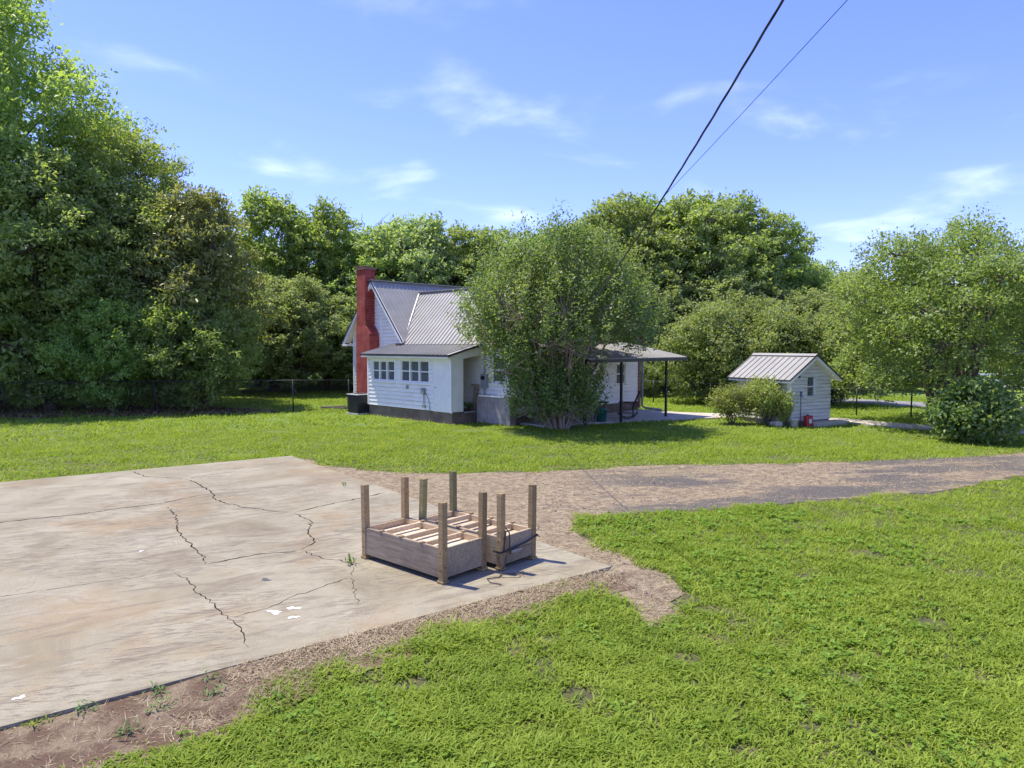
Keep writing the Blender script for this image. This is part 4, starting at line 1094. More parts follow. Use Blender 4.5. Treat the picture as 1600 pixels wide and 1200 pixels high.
cable('power_line', [(27.0, .02, 3.2), (8.95, 1.165, 3.9), (6.25, 1.345, 4.31), (3.71, 1.51, 4.82), (-2, 1.89, 6.9)], .0042, 'thick twisted black power cable sagging to the house', 6, 6.0)
cable('telephone_line', [(27.0, .05, 3.2), (10.06, 2.2, 5.15), (5.8, 2.74, 5.84), (-3, 3.86, 7.4)], .0034, 'thinner straight black line right of the twisted cable')
mast = empty('service_bracket', hw(7.35, 1.45, 3.05), HA, 'small cable bracket on the near house corner', 'bracket')
MB().tube([(0, 0, -.15), (0, 0, .25), (.04, -.08, .32)], .03, 8).build('hook', 'galv', mast, True); MB().box(-.06, .06, -.02, .12, -.12, -.04).build('plate', 'galv', mast)
#TREES
# ------------------------------------------------------------------ trees: tapered trunk and limbs, crowns of single leaves
def tubes_np(paths, n=6):
    """paths: list of (pts (k,3), radii (k,)) -> verts, quads"""
    V = []; F = []; base = 0
    for P, r in paths:
        P = np.asarray(P, float); r = np.asarray(r, float); k = len(P)
        T = unit(np.gradient(P, axis=0))
        ref = np.where(np.abs(T[:, 2:3]) > .9, np.array([[1., 0, 0]]), np.array([[0, 0, 1.]]))
        A = unit(np.cross(T, ref)); B = np.cross(T, A)
        t = np.arange(n) * 2 * np.pi / n
        ringp = P[:, None, :] + r[:, None, None] * (A[:, None, :] * np.cos(t)[None, :, None] + B[:, None, :] * np.sin(t)[None, :, None])
        V.append(ringp.reshape(-1, 3))
        i = np.arange(k - 1)[:, None]; j = np.arange(n)[None, :]
        a = base + i * n + j; b2 = base + i * n + (j + 1) % n
        F.append(np.stack([a, b2, b2 + n, a + n], -1).reshape(-1, 4)); base += k * n
    return np.concatenate(V), np.concatenate(F)

def bend(a, b, rng, k=7, wob=.06, lift=.15):
    a = np.asarray(a, float); b = np.asarray(b, float); t = np.linspace(0, 1, k)[:, None]; L = np.linalg.norm(b - a)
    p = a + (b - a) * t
    p[:, 2] += lift * L * np.sin(np.pi * t[:, 0])
    p[1:-1] += rng.normal(0, wob * L / 3, (k - 2, 3))
    return p

def leaf_mesh(name, base, ldir, nrm, L, asp, mat, rng):
    n = len(base); side = unit(np.cross(ldir, nrm)); up = np.cross(side, ldir)
    L = L[:, None]; w = L * asp * (.8 + .4 * rng.random((n, 1)))
    tip = base + ldir * L - up * L * .12
    mid = base + ldir * L * .45
    V = np.stack([base, mid + side * w + up * w * .35, tip, mid - side * w + up * w * .35], 1).reshape(-1, 3)
    i = np.arange(n)[:, None] * 4
    F = np.concatenate([i + np.array([[0, 1, 2]]), i + np.array([[0, 2, 3]])], 1).reshape(-1, 3)
    return np_mesh(name, V, F, mat)

def crown_mesh(lobes, nleaf, L, asp, mat, rng, per=8, twig=.45, upb=.25, spiky=0., droop=.15, gaps=.22, flat=1.0, inner=.5, clump=.26):
    lobes = np.asarray(lobes, float); c = lobes[:, :3]; Rr = lobes[:, 3]
    nt = int(nleaf / per * 1.9)
    w = Rr ** 2; w /= w.sum()
    li = rng.choice(len(lobes), nt, p=w)
    d = rng.normal(0, 1, (nt, 3)); d[:, 2] += .25; d = unit(d)
    # lumpy lobes: radius swells and shrinks with direction
    ph = rng.random((len(lobes), 6)) * 6.28
    sw = 1 + .16 * np.sin(3.1 * d[:, 0] * 2 + ph[li, 0]) + .16 * np.sin(2.7 * d[:, 1] * 2 + ph[li, 1]) + .12 * np.sin(5 * d[:, 2] + ph[li, 2]) + .10 * np.sin(9 * d[:, 0] + 7 * d[:, 2] + ph[li, 3])
    r = Rr[li] * sw * (inner + (1.03 - inner) * np.sqrt(rng.random(nt)))
    p = c[li] + d * r[:, None] * np.array([1, 1, flat])
    # thin out what is buried in other lobes and whole pockets of the crown
    deep = np.zeros(nt)
    for k in range(len(lobes)):
        q = np.linalg.norm(p - c[k], axis=1) / Rr[k]
        deep += ((q < .6) & (li != k))
    fq = 2.2 / max(.6, np.median(Rr))
    g = np.sin(p[:, 0] * fq * 1.7 + ph[0, 0]) + np.sin(p[:, 1] * fq * 1.9 + ph[0, 1]) + np.sin(p[:, 2] * fq * 2.1 + ph[0, 2]) + .8 * np.sin((p[:, 0] + p[:, 2]) * fq * 3.3 + ph[0, 3])
    keep = (rng.random(nt) > .72 * np.minimum(deep, 1)) & (g > np.quantile(g, gaps) - rng.random(nt) * .4) & (p[:, 2] > .12)
    p, d, r, li = p[keep], d[keep], r[keep], li[keep]
    nt = len(p)
    cap = int(nleaf / per)
    if nt > cap: p, d, li = p[:cap], d[:cap], li[:cap]; nt = cap
    td = unit(d * .6 + np.array([0, 0, upb + spiky]) + rng.normal(0, .45 - .25 * min(spiky, 1), (nt, 3)))
    idx = np.repeat(np.arange(nt), per); n = len(idx)
    s = rng.random((n, 1))
    base = p[idx] + td[idx] * twig * (.1 + s) * (.7 + .6 * rng.random((n, 1))) + rng.normal(0, 1, (n, 3)) * np.array([1, 1, .45]) * (clump * twig + .015)
    rd = unit(rng.normal(0, 1, (n, 3)))
    ldir = unit(td[idx] * .55 + rd * .85 - np.array([0, 0, droop]))
    nrm = unit(rng.normal(0, .5, (n, 3)) + np.array([0, 0, .75]) + d[idx] * .55)
    Ls = L * (.65 + .7 * rng.random(n))
    me = leaf_mesh('crown', base, ldir, nrm, Ls, asp, mat, rng)
    return me, p, li

def auto_lobes(rng, h, base, rx, n, rl, top_narrow=.0):
    cz = (h + base) / 2; rz = (h - base) / 2; out = []
    for i in range(n):
        t = (i + .5) / n; z = 1 - 2 * t; a = i * 2.39996 + rng.normal(0, .35); s = math.sqrt(max(0, 1 - z * z))
        k = .55 + .45 * rng.random() ** .6; nar = 1 - top_narrow * max(0, z)
        rr = rl * (.7 + .6 * rng.random())
        x = math.cos(a) * s * (rx - rr * .55) * k * nar; y = math.sin(a) * s * (rx - rr * .55) * k * nar
        out.append((x, y, cz + z * (rz - rr * .75) * (.8 + .25 * k), rr))
    for i in range(n // 2):
        a = rng.random() * 6.283; z = -.5 + 1.45 * rng.random(); s = math.sqrt(max(0.05, 1 - min(z, 1) ** 2)); nar = 1 - top_narrow * max(0, z); k = .92 + .16 * rng.random()
        out.append((math.cos(a) * s * rx * k * nar, math.sin(a) * s * rx * k * nar, max(base + .3, cz + z * rz * k), rl * (.30 + .25 * rng.random())))
    out.append((0, 0, cz + rz * .2, rl * 1.1)); out.append((0, 0, cz - rz * .25, rl * 1.1))
    return out

def build_tree(key, seed, h, lobes, nleaf, L, asp, leafmat, bark='bark', tr=.22, stems=1, fork=.35, **kw):
    """returns (trunk mesh, crown mesh)"""
    rng = np.random.default_rng(seed)
    cm, tw, li = crown_mesh(lobes, nleaf, L, asp, leafmat, rng, **kw)
    lob = np.asarray(lobes, float); paths = []
    if stems == 1:
        top = np.array([rng.normal(0, .03 * h), rng.normal(0, .03 * h), h * .80])
        tp_ = bend((0, 0, -.1), top, rng, 12, .04, 0); rad = tr * (1 - np.linspace(0, 1, 12) ** .8 * .88); rad[0] *= 1.5; rad[1] *= 1.12
        paths.append((tp_, rad))
        for c in lob:
            rad_h = math.hypot(c[0], c[1])
            z0 = min(max(c[2] - rad_h * (.9 + .4 * rng.random()) - c[3] * .2, h * .12), h * .7)
            i = np.argmin(abs(tp_[:, 2] - z0)); a = tp_[i]; r0 = rad[i] * .55
            paths.append((bend(a, c[:3], rng, 8, .10, .06), np.linspace(max(r0, tr * .13), tr * .07, 8)))
    else:
        for s_ in range(stems):
            a = s_ * 2.39996; q = np.sqrt((s_ + .5) / stems)
            b0 = np.array([math.cos(a), math.sin(a), 0]) * tr * 2.2 * q + np.array([0, 0, -.1])
            c = lob[s_ % len(lob)][:3] + rng.normal(0, .25, 3)
            paths.append((bend(b0, c, rng, 10, .07, .10), np.linspace(tr * (.32 + .25 * rng.random()), tr * .09, 10)))
    # twigs out of each lobe's heart
    sel = rng.choice(len(tw), min(len(tw), len(lob) * 9), replace=False)
    for k in sel:
        a = lob[li[k]][:3]
        paths.append((bend(a, tw[k], rng, 5, .12, .03), np.linspace(tr * .07 + .006, .006, 5)))
    V, F = tubes_np(paths, 6)
    return np_mesh('trunk', V, F, bark, True), cm

def place(name, meshes, loc, rz, scale, label, group=None, cat='tree'):
    o = empty(name, (loc[0], loc[1], G), rz, label, cat, group)
    o.scale = scale if isinstance(scale, (tuple, list)) else (scale,) * 3
    link(bpy.data.objects.new('trunk', meshes[0]), o); link(bpy.data.objects.new('crown', meshes[1]), o)
    return o

rg = np.random.default_rng(5)
# --- the big trees at left
T_hick = build_tree('hick', 11, 19, auto_lobes(rg, 19.5, 4.5, 6.4, 44, 1.35, .25), 66000, .25, .24, 'leaf_hick', tr=.30, per=24, twig=.85, gaps=.44, inner=.35, flat=.6)
T_oak = build_tree('oak', 12, 13, auto_lobes(rg, 13.5, .5, 4.6, 50, 1.15, .35), 56000, .22, .26, 'leaf_oak', tr=.24, per=24, twig=.7, gaps=.28, inner=.4, flat=.62)
T_mag = build_tree('mag', 13, 10.5, auto_lobes(rg, 10.8, 1.0, 3.2, 40, .8, .45), 34000, .24, .22, 'leaf_mag', tr=.20, per=20, twig=.5, gaps=.26, inner=.45)
T_low = build_tree('low', 14, 6.5, auto_lobes(rg, 6.6, .3, 3.2, 40, .8, .2), 38000, .18, .25, 'leaf_hick', tr=.14, per=22, twig=.5, gaps=.3, inner=.45, flat=.65)
place('hickory_tree', T_hick, (-26.2, 36.0), .6, (1.0, 1.0, 1.08), 'tallest open-crowned tree at the left edge reaching the picture top')
place('hickory_tree', T_hick, (-20.6, 38.0), 2.4, (.74, .74, .74), 'tall light green tree just right of the tallest one')
place('oak_tree', T_oak, (-21.8, 33.2), 1.0, (.95, .95, .90), 'dense dark tree under the tallest crown at the left edge')
place('oak_tree', T_oak, (-18.8, 34.8), 3.4, (.80, .80, .80), 'dense broad tree in the middle of the left group')
place('magnolia_tree', T_mag, (-15.4, 35.0), .9, (.92, .92, .97), 'dark olive magnolia at the right end of the left group')
place('understory_tree', T_low, (-15.0, 33.4), .2, (.88, .85, .84), 'low glossy bush-like tree at the right foot of the left group')
place('understory_tree', T_low, (-18.6, 32.6), 2.1, (.95, .80, .80), 'low spreading tree hanging over the fence, left group centre')
place('understory_tree', T_low, (-23.6, 32.0), 4.1, (1.0, .8, 1.0), 'low yellow-tinged tree at the far left over the fence')

for x, y, r_, s_, lb in ((-20.6, 34.0, 1.3, .72, 'shadowed undergrowth bush behind the fence, second from the left edge'), (-17.0, 33.6, 3.0, .70, 'undergrowth bush behind the fence post in the left group'), (-26.5, 33.0, 5.0, .8, 'leftmost undergrowth bush behind the fence, cut by the picture edge')):
    place('undergrowth_bush', T_low, (x, y), r_, (s_ * 1.15, s_, s_), lb, None, 'bush')
# --- many-stemmed crape myrtle in front of the house
rc_ = np.random.default_rng(21); cl = []
for i in range(44):
    a = i * 2.39996; q = math.sqrt((i + .5) / 44); rr = 2.95 * q
    zt_ = 6.35 - 2.6 * q ** 2.4 + rc_.normal(0, .3)
    cl.append((math.cos(a) * rr, math.sin(a) * rr, zt_, .80 + .35 * rc_.random()))
for i in range(26):
    a = i * 2.39996 + 1; q = math.sqrt((i + .5) / 26); rr = 1.5 + 1.6 * q
    cl.append((math.cos(a) * rr, math.sin(a) * rr, 2.2 + 1.9 * rc_.random(), .6 + .35 * rc_.random()))
for i in range(14):
    a = i * 2.39996 + .5; cl.append((math.cos(a) * (.5 + .8 * rc_.random()), math.sin(a) * (.5 + .8 * rc_.random()), .45 + 1.3 * rc_.random(), .55 + .25 * rc_.random()))
for i in range(12):
    cl.append((-1.2 - 1.0 * rc_.random(), -1.2 + 1.6 * rc_.random(), 1.5 + 1.8 * rc_.random(), .45 + .25 * rc_.random()))
for i in range(22):
    a = rc_.random() * 6.28; q_ = rc_.random() * 6.28; k_ = 3.1 * math.sqrt(rc_.random()); cl.append((math.cos(q_) * k_, math.sin(q_) * k_, 6.9 - 2.3 * (k_ / 3.1) ** 2.2 + .45 * rc_.random(), .26 + .14 * rc_.random()))
for i in range(24):
    a = i * 2.39996 + .2; r_ = .4 + 1.1 * rc_.random(); cl.append((math.cos(a) * r_, math.sin(a) * r_ - .3, .35 + 1.5 * rc_.random(), .45 + .25 * rc_.random()))
cl = [q for q in cl if not (q[0] > 1.2 and 1.5 < q[2] < 3.5)]
T_crape = build_tree('crape', 15, 7, cl, 92000, .105, .30, 'leaf_crape', bark='smooth_bark', tr=.16, stems=34, per=26, twig=.85, upb=.3, spiky=1.2, gaps=.42, inner=.3, droop=.0, clump=.075)
place('crape_myrtle', T_crape, (1.75, 26.0), 0, (.98, .98, .92), 'many-stemmed vase-shaped tree standing in front of the white house')

# --- right-hand tree by the shed and its bushes
rr_ = np.random.default_rng(31); cr_ = []
for i in range(52):
    a = i * 2.39996; q = math.sqrt((i + .5) / 52); rd2 = 4.9 * q
    cr_.append((math.cos(a) * rd2, math.sin(a) * rd2 * .8, 6.4 - 2.0 * q ** 2 + rr_.normal(0, .75), .5 + .5 * rr_.random()))
for i in range(40):
    a = i * 2.39996 + 2; q = math.sqrt((i + .5) / 40); rd2 = 1.2 + 3.4 * q
    cr_.append((math.cos(a) * rd2, math.sin(a) * rd2 * .8, 1.5 + 2.8 * rr_.random(), .5 + .4 * rr_.random()))
T_cherry = build_tree('cherry', 16, 7, cr_, 74000, .125, .27, 'leaf_cherry', tr=.26, stems=14, per=20, twig=.55, upb=.4, spiky=.35, gaps=.40, clump=.22, inner=.3, flat=.75)
place('yard_tree', T_cherry, (16.7, 26.7), 1.2, (1.12, 1.0, .94), 'wide low-branched tree at right beside the white shed')
T_bush = build_tree('bush', 17, 2, [(math.cos(i * 2.4) * .9 * math.sqrt((i + .5) / 16), math.sin(i * 2.4) * .75 * math.sqrt((i + .5) / 16), .45 + .9 * rr_.random() * (1 - i / 24), .38 + .16 * rr_.random()) for i in range(16)], 15000, .16, .30, 'leaf_crape', tr=.05, stems=12, per=10, twig=.38, upb=.4, spiky=.3, gaps=.36, inner=.3)
place('leafy_bush', T_bush, (14.8, 22.3), .5, (1.0, .9, .98), 'dense leafy bush on the lawn in front of the right-hand tree', cat='bush')
T_shr = build_tree('shr', 18, 2, [(math.cos(i * 2.4) * .85 * math.sqrt((i + .5) / 18), math.sin(i * 2.4) * .6 * math.sqrt((i + .5) / 18), .55 + .85 * rr_.random(), .25 + .14 * rr_.random()) for i in range(18)], 7000, .10, .27, 'leaf_bush', tr=.05, stems=14, per=7, twig=.3, upb=.5, gaps=.3, inner=.3)
place('flowering_shrub', T_shr, (8.55, 27.35), .0, (.75, .75, .78), 'green shrub left of the shed wall', cat='bush')
place('flowering_shrub', T_shr, (9.75, 26.75), 2.0, (.88, .75, .95), 'twiggy yellow-tipped shrub against the shed wall', cat='bush')
place('flowering_shrub', T_shr, (10.25, 26.3), 4.0, (.28, .25, .55), 'narrow little shrub near the shed corner', cat='bush')

# --- shrubs behind the shed, trees of the wood
T_lau = build_tree('lau', 19, 4.5, auto_lobes(rg, 4.7, .2, 2.6, 22, .95, .3), 30000, .15, .28, 'leaf_laurel', tr=.12, stems=8, per=20, twig=.45, gaps=.22, inner=.45)
lau = [(10.6, 37.2, 1.0, 0, 'large olive shrub right of the patio cover'), (12.4, 39.0, 1.02, 2, 'tall pointed olive shrub between patio and shed'), (14.0, 36.2, .96, 4, 'broad olive shrub rising behind the shed roof'), (16.6, 36.8, 1.0, 1, 'olive shrub behind the right slope of the shed roof'), (7.7, 41.8, .42, 3, 'small pale shrub by the fence past the patio post')]
for x, y, s, r_, lb in lau: place('laurel_shrub', T_lau, (x, y), r_, (s, s, s * (1.12 if 'pointed' in lb else 1)), lb, 'olive shrubs behind the shed', 'bush')

T_f1 = build_tree('f1', 41, 14, auto_lobes(rg, 14, 1.6, 4.8, 46, 1.2, .3), 44000, .26, .28, 'leaf_far', tr=.24, per=24, twig=.6, gaps=.28, inner=.45, flat=.72)
T_f2 = build_tree('f2', 42, 12, auto_lobes(rg, 12, .8, 5.0, 50, 1.2, .15), 44000, .25, .28, 'leaf_far2', tr=.24, per=24, twig=.55, gaps=.26, inner=.45, flat=.72)
T_f3 = build_tree('f3', 43, 15, auto_lobes(rg, 15, 3.0, 3.8, 36, 1.05, .3), 24000, .26, .28, 'leaf_hick', tr=.22, per=20, twig=.6, gaps=.48, inner=.4, flat=.65)
wood_trees = [
 # mesh, x, y, rot, sxy, sz, label
 (T_f3, -16.6, 49.5, .3, .95, .92, 'tall feathery tree in the gap right of the left group'),
 (T_f3, -13.4, 50.5, 1.9, .85, .88, 'tall airy tree whose top stands highest left of the chimney'),
 (T_f2, -13.8, 44.5, .8, .72, .60, 'rounded dark tree on the mown edge left of the chimney'),
 (T_f2, -19.0, 46.0, 2.2, .70, .62, 'rounded tree half hidden by the left group'),
 (T_f1, -10.0, 51.0, 2.7, .85, .80, 'dark tree directly left of the red chimney'),
 (T_f2, -7.0, 50.0, 3.9, .95, .99, 'grey-green rounded tree rising just right of the chimney top'),
 (T_f2, -10.2, 46.8, 5.2, .62, .52, 'low rounded tree at the wood edge behind the condenser'),
 (T_f1, -3.4, 51.5, 1.2, .95, .82, 'broad green tree above the main roof ridge'),
 (T_f2, .4, 53.5, .5, .95, .92, 'dark tree above the right end of the wing roof'),
 (T_f1, 3.6, 51.0, 4.4, .90, .82, 'tree directly behind the many-stemmed tree'),
 (T_f1, 7.2, 49.5, 3.0, .92, .94, 'tall tree behind the right side of the many-stemmed tree'),
 (T_f3, 9.6, 51.5, 4.8, 1.0, .93, 'tall light-topped tree where the cables cross the wood'),
 (T_f1, 12.6, 50.0, 5.6, 1.0, .96, 'largest rounded tree of the wood, right of the cables'),
 (T_f1, 15.9, 51.5, .2, .95, .98, 'tall bright tree at the right shoulder of the wood'),
 (T_f3, 19.0, 51.0, 2.0, .85, .80, 'separate lighter tree just above the shed'),
 (T_f1, 22.0, 53.0, 3.6, .75, .66, 'low tree between the wood and the right-hand tree'),
 (T_f2, 9.0, 46.0, 1.0, .72, .62, 'dark undergrowth tree above the patio cover'),
 (T_f2, 14.2, 46.2, 2.9, .75, .62, 'dark undergrowth tree behind the olive shrubs'),
 (T_f2, 19.2, 46.5, 4.1, .70, .55, 'shrubby tree beyond the road behind the shed'),
 (T_f1, 37.5, 50.0, 1.5, .70, .62, 'shade tree in the field at the right edge'),
 (T_f2, 31.5, 54.0, 2.5, .80, .70, 'field tree half hidden behind the right-hand tree'),
 (T_f2, 26.5, 58.0, .6, .85, .75, 'far field tree seen through the right-hand tree'),
 (T_f1, -19.5, 54.0, 1.1, .85, .78, 'tree seen deep in the gap beside the left group'),
 (T_f2, -16.0, 47.0, .1, .66, .62, 'dark tree at the wood edge beside the left group'),
 (T_f1, -12.2, 55.0, 3.3, .9, .80, 'back-row tree between the airy pair and the chimney'),
 (T_f1, -.8, 56.0, 5.0, .9, .86, 'back-row tree showing above the wing roof ridge'),
 (T_f2, 23.5, 49.0, 5.5, .72, .66, 'tree filling the gap between the shed and right-hand tree'),
 (T_f1, -24.5, 47.5, 4.5, 1.0, .9, 'tree behind the left group at the picture edge'),
 (T_f2, -29.5, 42.5, 3.1, .9, .9, 'leftmost tree seen through the fence at the edge'),
]
for me_, x, y, r_, sxy, sz, lb in wood_trees:
    place('wood_tree', me_, (x, y), r_, (sxy, sxy, sz), lb, 'trees of the wood behind the house')
# closed mass of the wood farther back
rw = np.random.default_rng(77); wl_ = []
for i in range(150):
    x = -62 + 110 * rw.random(); y = 58 + 9 * rw.random()
    hmax = 9.5 if x < 24 else 7.0
    wl_.append((x, y, .8 + (hmax - 2.5) * rw.random(), 2.3 + .9 * rw.random()))
for i in range(110):
    wl_.append((-50 + 76 * rw.random(), 53.5 + 4 * rw.random(), .5 + 2.6 * rw.random(), 1.5 + .8 * rw.random()))
wm, _, _ = crown_mesh(wl_, 76000, .50, .32, 'leaf_far', rw, per=8, twig=1.0, gaps=.05, inner=.5)
tag(link(bpy.data.objects.new('far_woodland', wm)), 'closed green mass of the wood far behind the house', 'woodland', kind='stuff')
# thin dead tree above the wood
dt = empty('dead_tree', (-11.0, 52.5, G), 0, 'bare grey dead tree sticking out above the wood left of the chimney', 'tree')
rdt = np.random.default_rng(9); pth = [(bend((0, 0, 0), (.3, 0, 11.6), rdt, 10, .02, 0), np.linspace(.16, .02, 10))]
for k in range(16):
    z = 6.5 + 4.6 * rdt.random(); a = rdt.random() * 6.28; l = .7 + 1.3 * rdt.random()
    pth.append((bend((.25 * z / 11, 0, z), (.25 + math.cos(a) * l, math.sin(a) * l, z + l * 1.1), rdt, 6, .12, .05), np.linspace(.04, .008, 6)))
V, F = tubes_np(pth, 5); link(bpy.data.objects.new('trunk', np_mesh('trunk', V, F, 'bark', True)), dt)

# ------------------------------------------------------------------ ground cover: grass, straw, stones, fallen leaves
HOUSE_POLY = [tuple(hw(*q)[:2]) for q in ((-3.7, 1.5), (0, 1.5), (0, -.05), (5.7, -.05), (5.7, 1.2), (7.7, 1.2), (7.7, 10), (.6, 10), (.6, 10.7), (-3.7, 10.7))]
SHED_POLY = [shw(0, 0)[:2], shw(Ls, 0)[:2], shw(Ls + .5, Wd)[:2], shw(0, Wd)[:2]]
BARE = [(1.72, 6.73, .20), (1.66, 6.2, .14), (3.26, 6.88, .18), (3.06, 6.33, .26), (.59, 6.02, .22), (4.6, 7.6, .25), (2.3, 8.0, .2), (5.2, 10.2, .3), (.4, 7.2, .16), (-.9, 6.2, .2), (3.9, 9.2, .2), (1.73, 5.13, .15), (2.4, 5.5, .12), (-1.5, 25.2, .9), (.2, 24.6, .8), (-8.5, 24.9, .5), (-11.6, 25.2, .5), (-5.9, 27.0, .5), (-4.2, 28.2, .5), (1.8, 26.2, 1.2), (8.8, 27.0, .7), (-7.9, 16.9, .5)]
def grass(rng, d0, d1, dens, hgt, wid, nseg):
    """blades between two distances from the front of the yard, thinning out with distance"""
    half = R(60) if d1 < 12 else R(52); area = half * (d1 * d1 - d0 * d0); n = int(area * dens)
    rr2 = np.sqrt(d0 * d0 + (d1 * d1 - d0 * d0) * rng.random(n)); th = (rng.random(n) * 2 - 1) * half
    x = rr2 * np.sin(th); y = rr2 * np.cos(th)
    jx = x + (vnoise(x, y, 2.2, 1) - .5) * .42 + rng.normal(0, .06, n); jy = y + (vnoise(x, y, 2.2, 2) - .5) * .42 + rng.normal(0, .06, n)
    k = ~inpoly(x, y, PAD) & ~inpoly(jx, jy, DRIVE) & ~inpoly(jx, jy, CLAY) & ~inpoly(x, y, HOUSE_POLY) & ~inpoly(x, y, SHED_POLY) & ~inpoly(x, y, PATIO) & ~inpoly(x, y, WALK) & ~inpoly(x, y, ROAD)
    for bx_, by_, br2 in BARE:
        q = ((x - bx_) ** 2 + ((y - by_) * 1.3) ** 2) / br2 ** 2
        k &= rng.random(n) < np.clip(q - .25, .12, 1)
    dn = vnoise(x, y, 1.1, 5) * .5 + vnoise(x, y, 3.7, 6) * .5
    k &= rng.random(n) < np.clip(.40 + 1.7 * (dn - .25), .15, 1)
    x, y = x[k], y[k]; n = len(x)
    tuft = vnoise(x, y, 5.0, 8); big = vnoise(x, y, .9, 9)
    h = hgt * (.55 + .6 * rng.random(n)) * (.65 + .75 * tuft) * (.8 + .45 * big)
    tall = rng.random(n) < .02; h = np.where(tall, h * 1.7, h); h *= np.where(vnoise(x, y, .7, 22) > .62, 1.35, 1)
    w = wid * (.7 + .6 * rng.random(n))
    a = rng.random(n) * 6.283; lean = h * (.5 + 1.7 * rng.random(n))
    dx, dy = np.cos(a), np.sin(a); sx, sy = -dy, dx
    z0 = np.full(n, G)
    if nseg == 2:
        V = np.stack([np.stack([x - sx * w / 2, y - sy * w / 2, z0], 1), np.stack([x + sx * w / 2, y + sy * w / 2, z0], 1),
                      np.stack([x + dx * lean * .4 + sx * w * .5, y + dy * lean * .4 + sy * w * .5, z0 + h * .68], 1), np.stack([x + dx * lean * .4 - sx * w * .5, y + dy * lean * .4 - sy * w * .5, z0 + h * .68], 1),
                      np.stack([x + dx * lean, y + dy * lean, z0 + h * .92], 1)], 1).reshape(-1, 3)
        i = np.arange(n)[:, None] * 5
        F = np.concatenate([i + np.array([[0, 1, 2]]), i + np.array([[0, 2, 3]]), i + np.array([[3, 2, 4]])], 1).reshape(-1, 3)
    else:
        V = np.stack([np.stack([x - sx * w / 2, y - sy * w / 2, z0], 1), np.stack([x + sx * w / 2, y + sy * w / 2, z0], 1), np.stack([x + dx * lean, y + dy * lean, z0 + h], 1)], 1).reshape(-1, 3)
        F = np.arange(n * 3).reshape(-1, 3)
    return V, F
gr_ = np.random.default_rng(1); VV = []; FF = []; o_ = 0
for args in ((2.6, 7.5, 5000, .047, .0125, 2), (7.5, 11, 3000, .048, .0145, 2), (11, 17, 1250, .052, .022, 1), (17, 27, 460, .060, .036, 1), (27, 48, 130, .075, .065, 1)):
    V, F = grass(gr_, *args); VV.append(V); FF.append(F + o_); o_ += len(V)
tag(link(bpy.data.objects.new('lawn_grass', np_mesh('lawn_grass', np.concatenate(VV), np.concatenate(FF), 'grass'))), 'bright green mown lawn grass', 'grass', kind='stuff')

# clover and broad weeds among the grass
rcv = np.random.default_rng(8); nc = 6000
rad_ = np.sqrt(16 + (15 ** 2 - 16) * rcv.random(nc)); th_ = (rcv.random(nc) * 2 - 1) * R(48); xc = rad_ * np.sin(th_); yc = rad_ * np.cos(th_)
kc = (vnoise(xc, yc, .8, 30) * .6 + vnoise(xc, yc, 2.6, 31) * .4 > .52) & ~inpoly(xc, yc, PAD) & ~inpoly(xc, yc, DRIVE) & ~inpoly(xc, yc, CLAY)
xc, yc = xc[kc], yc[kc]; nc = len(xc); per_ = 9; ix = np.repeat(np.arange(nc), per_); nn_ = len(ix)
ac_ = rcv.random(nn_) * 6.283; lc = (.022 + .03 * rcv.random(nn_)) * (.8 + rad_[kc][ix] / 16); hc = .02 + .045 * rcv.random(nn_)
bs = np.stack([xc[ix] + rcv.normal(0, .03, nn_), yc[ix] + rcv.normal(0, .03, nn_), G + hc], 1)
cd_ = np.stack([np.cos(ac_), np.sin(ac_), rcv.normal(.1, .25, nn_)], 1)
me_c = leaf_mesh('lawn_clover', bs, unit(cd_), unit(rcv.normal(0, .3, (nn_, 3)) + np.array([0, 0, 1.])), lc, .38, 'clover', rcv)
tag(link(bpy.data.objects.new('lawn_clover', me_c)), 'darker clover and broad weeds growing through the lawn', 'clover', kind='stuff')
def scatter(rng, poly, n, dens_fn=None):
    xs = np.array([p[0] for p in poly]); ys = np.array([p[1] for p in poly])
    x = xs.min() + (xs.max() - xs.min()) * rng.random(n); y = ys.min() + (ys.max() - ys.min()) * rng.random(n)
    jx = x + rng.normal(0, .10, n); jy = y + rng.normal(0, .10, n)
    k = inpoly(jx, jy, poly) & ~inpoly(x, y, PAD)
    if dens_fn is not None: k &= rng.random(n) < dens_fn(x, y)
    return x[k], y[k]
def flat_bits(rng, x, y, L, w, z, up, mat, name):
    n = len(x); a = rng.random(n) * 6.283; l = L * (.5 + rng.random(n)); ww = w * (.6 + .8 * rng.random(n)); e = np.abs(rng.normal(0, up, n))
    d = np.stack([np.cos(a) * np.cos(e), np.sin(a) * np.cos(e), np.sin(e)], 1); s = np.stack([-np.sin(a), np.cos(a), rng.normal(0, .4, n)], 1)
    b = np.stack([x, y, np.broadcast_to(z, n)], 1)
    V = np.stack([b - s * ww[:, None] / 2, b + s * ww[:, None] / 2, b + d * l[:, None] + s * ww[:, None] * .3], 1).reshape(-1, 3)
    V[:, 2] = np.maximum(V[:, 2], np.repeat(np.broadcast_to(z, n), 3))
    return np_mesh(name, V, np.arange(n * 3).reshape(-1, 3), mat)
rs = np.random.default_rng(3)
near = lambda x, y: np.clip((13.5 - np.hypot(x, y)) / 5, .32, 1) * np.where(x > 18, 0, 1)
x1, y1 = scatter(rs, DRIVE, 520000, lambda x, y: near(x, y) * np.where((vnoise(x, y, .6, 14) + .5 * vnoise(x, y, 2.1, 15) > .82) & (x > 0), .25, 1))
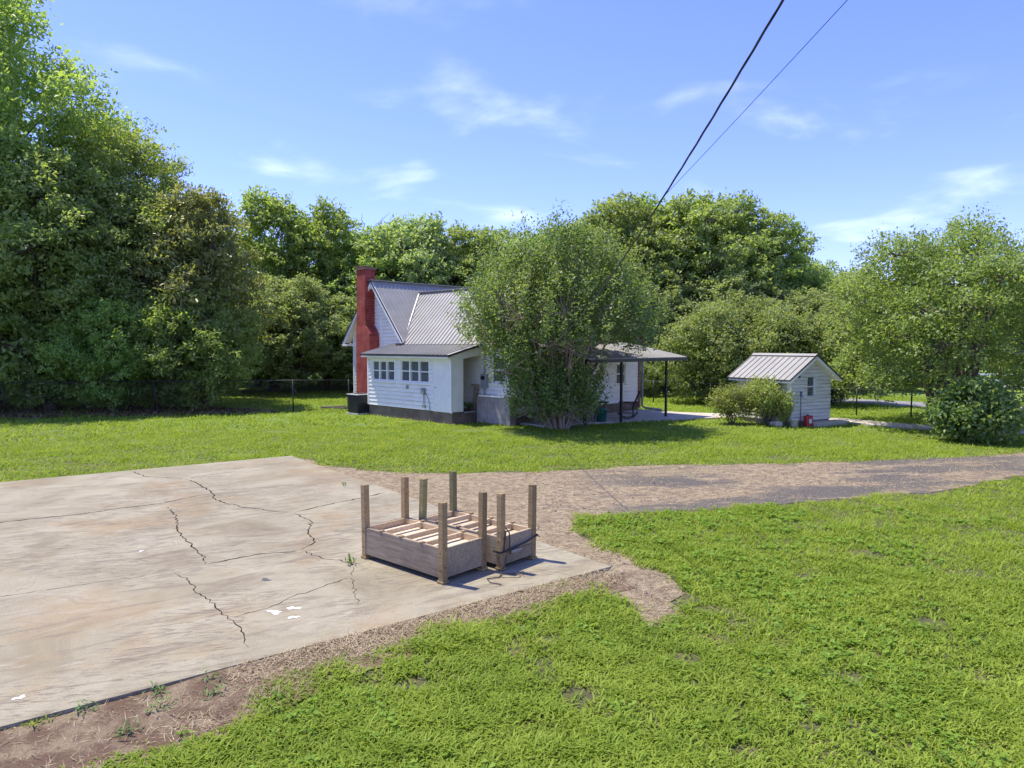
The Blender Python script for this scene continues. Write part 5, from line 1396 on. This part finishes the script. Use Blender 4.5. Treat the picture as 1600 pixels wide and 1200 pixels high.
x2, y2 = scatter(rs, CLAY, 210000, lambda x, y: np.clip((x + 2.9) / .8, .10, 1))
ex, ey = PAD[3][0] - PAD[0][0], PAD[3][1] - PAD[0][1]; el_ = math.hypot(ex, ey)
dist_ = np.abs((x2 - PAD[0][0]) * ey - (y2 - PAD[0][1]) * ex) / el_
z2 = G + .018 + np.clip((.55 - dist_) / .55, 0, 1) * np.where(x2 > -2.6, .046, .012)
me_ = flat_bits(rs, np.concatenate([x1, x2]), np.concatenate([y1, y2]), .075, .007, np.concatenate([np.full(len(x1), G + .016), z2]), .35, 'straw', 'dry_straw')
tag(link(bpy.data.objects.new('dry_straw', me_)), 'dead straw-coloured grass strewn over the drive', 'straw', kind='stuff')
xs_, ys_ = scatter(rs, DRIVE, 90000, lambda x, y: np.where((vnoise(x, y, .6, 14) + .5 * vnoise(x, y, 2.1, 15) > .78) & (x > 0) & (x < 17), .45, .02))
n = len(xs_); r_ = .005 + .014 * rs.random(n) ** 2.5
oc = np.array([(1, 0, 0), (0, 1, 0), (-1, 0, 0), (0, -1, 0), (0, 0, 1), (0, 0, -1)], float)
V = np.stack([xs_, ys_, np.full(n, G + .016)], 1)[:, None, :] + oc[None] * (r_[:, None, None] * (.6 + .8 * rs.random((n, 6, 1)))) * np.array([1, 1, .7])
F = np.arange(n)[:, None, None] * 6 + np.array([(0, 1, 4), (1, 2, 4), (2, 3, 4), (3, 0, 4), (1, 0, 5), (2, 1, 5), (3, 2, 5), (0, 3, 5)])[None]
tag(link(bpy.data.objects.new('gravel', np_mesh('gravel', V.reshape(-1, 3), F.reshape(-1, 3), 'stone'))), 'grey gravel scattered along the drive', 'gravel', kind='stuff')
lit = [(-34, 27.3), (-22, 29.2), (-15.9, 30.3), (-11.2, 31.4), (-10.6, 32.4), (-14, 34.5), (-24, 35), (-34, 34)]
xl, yl = scatter(rs, lit, 26000)
tag(link(bpy.data.objects.new('leaf_litter', flat_bits(rs, xl, yl, .14, .09, G + .012, .5, 'litter', 'leaf_litter'))), 'brown fallen leaves along the fence under the left trees', 'leaf litter', kind='stuff')
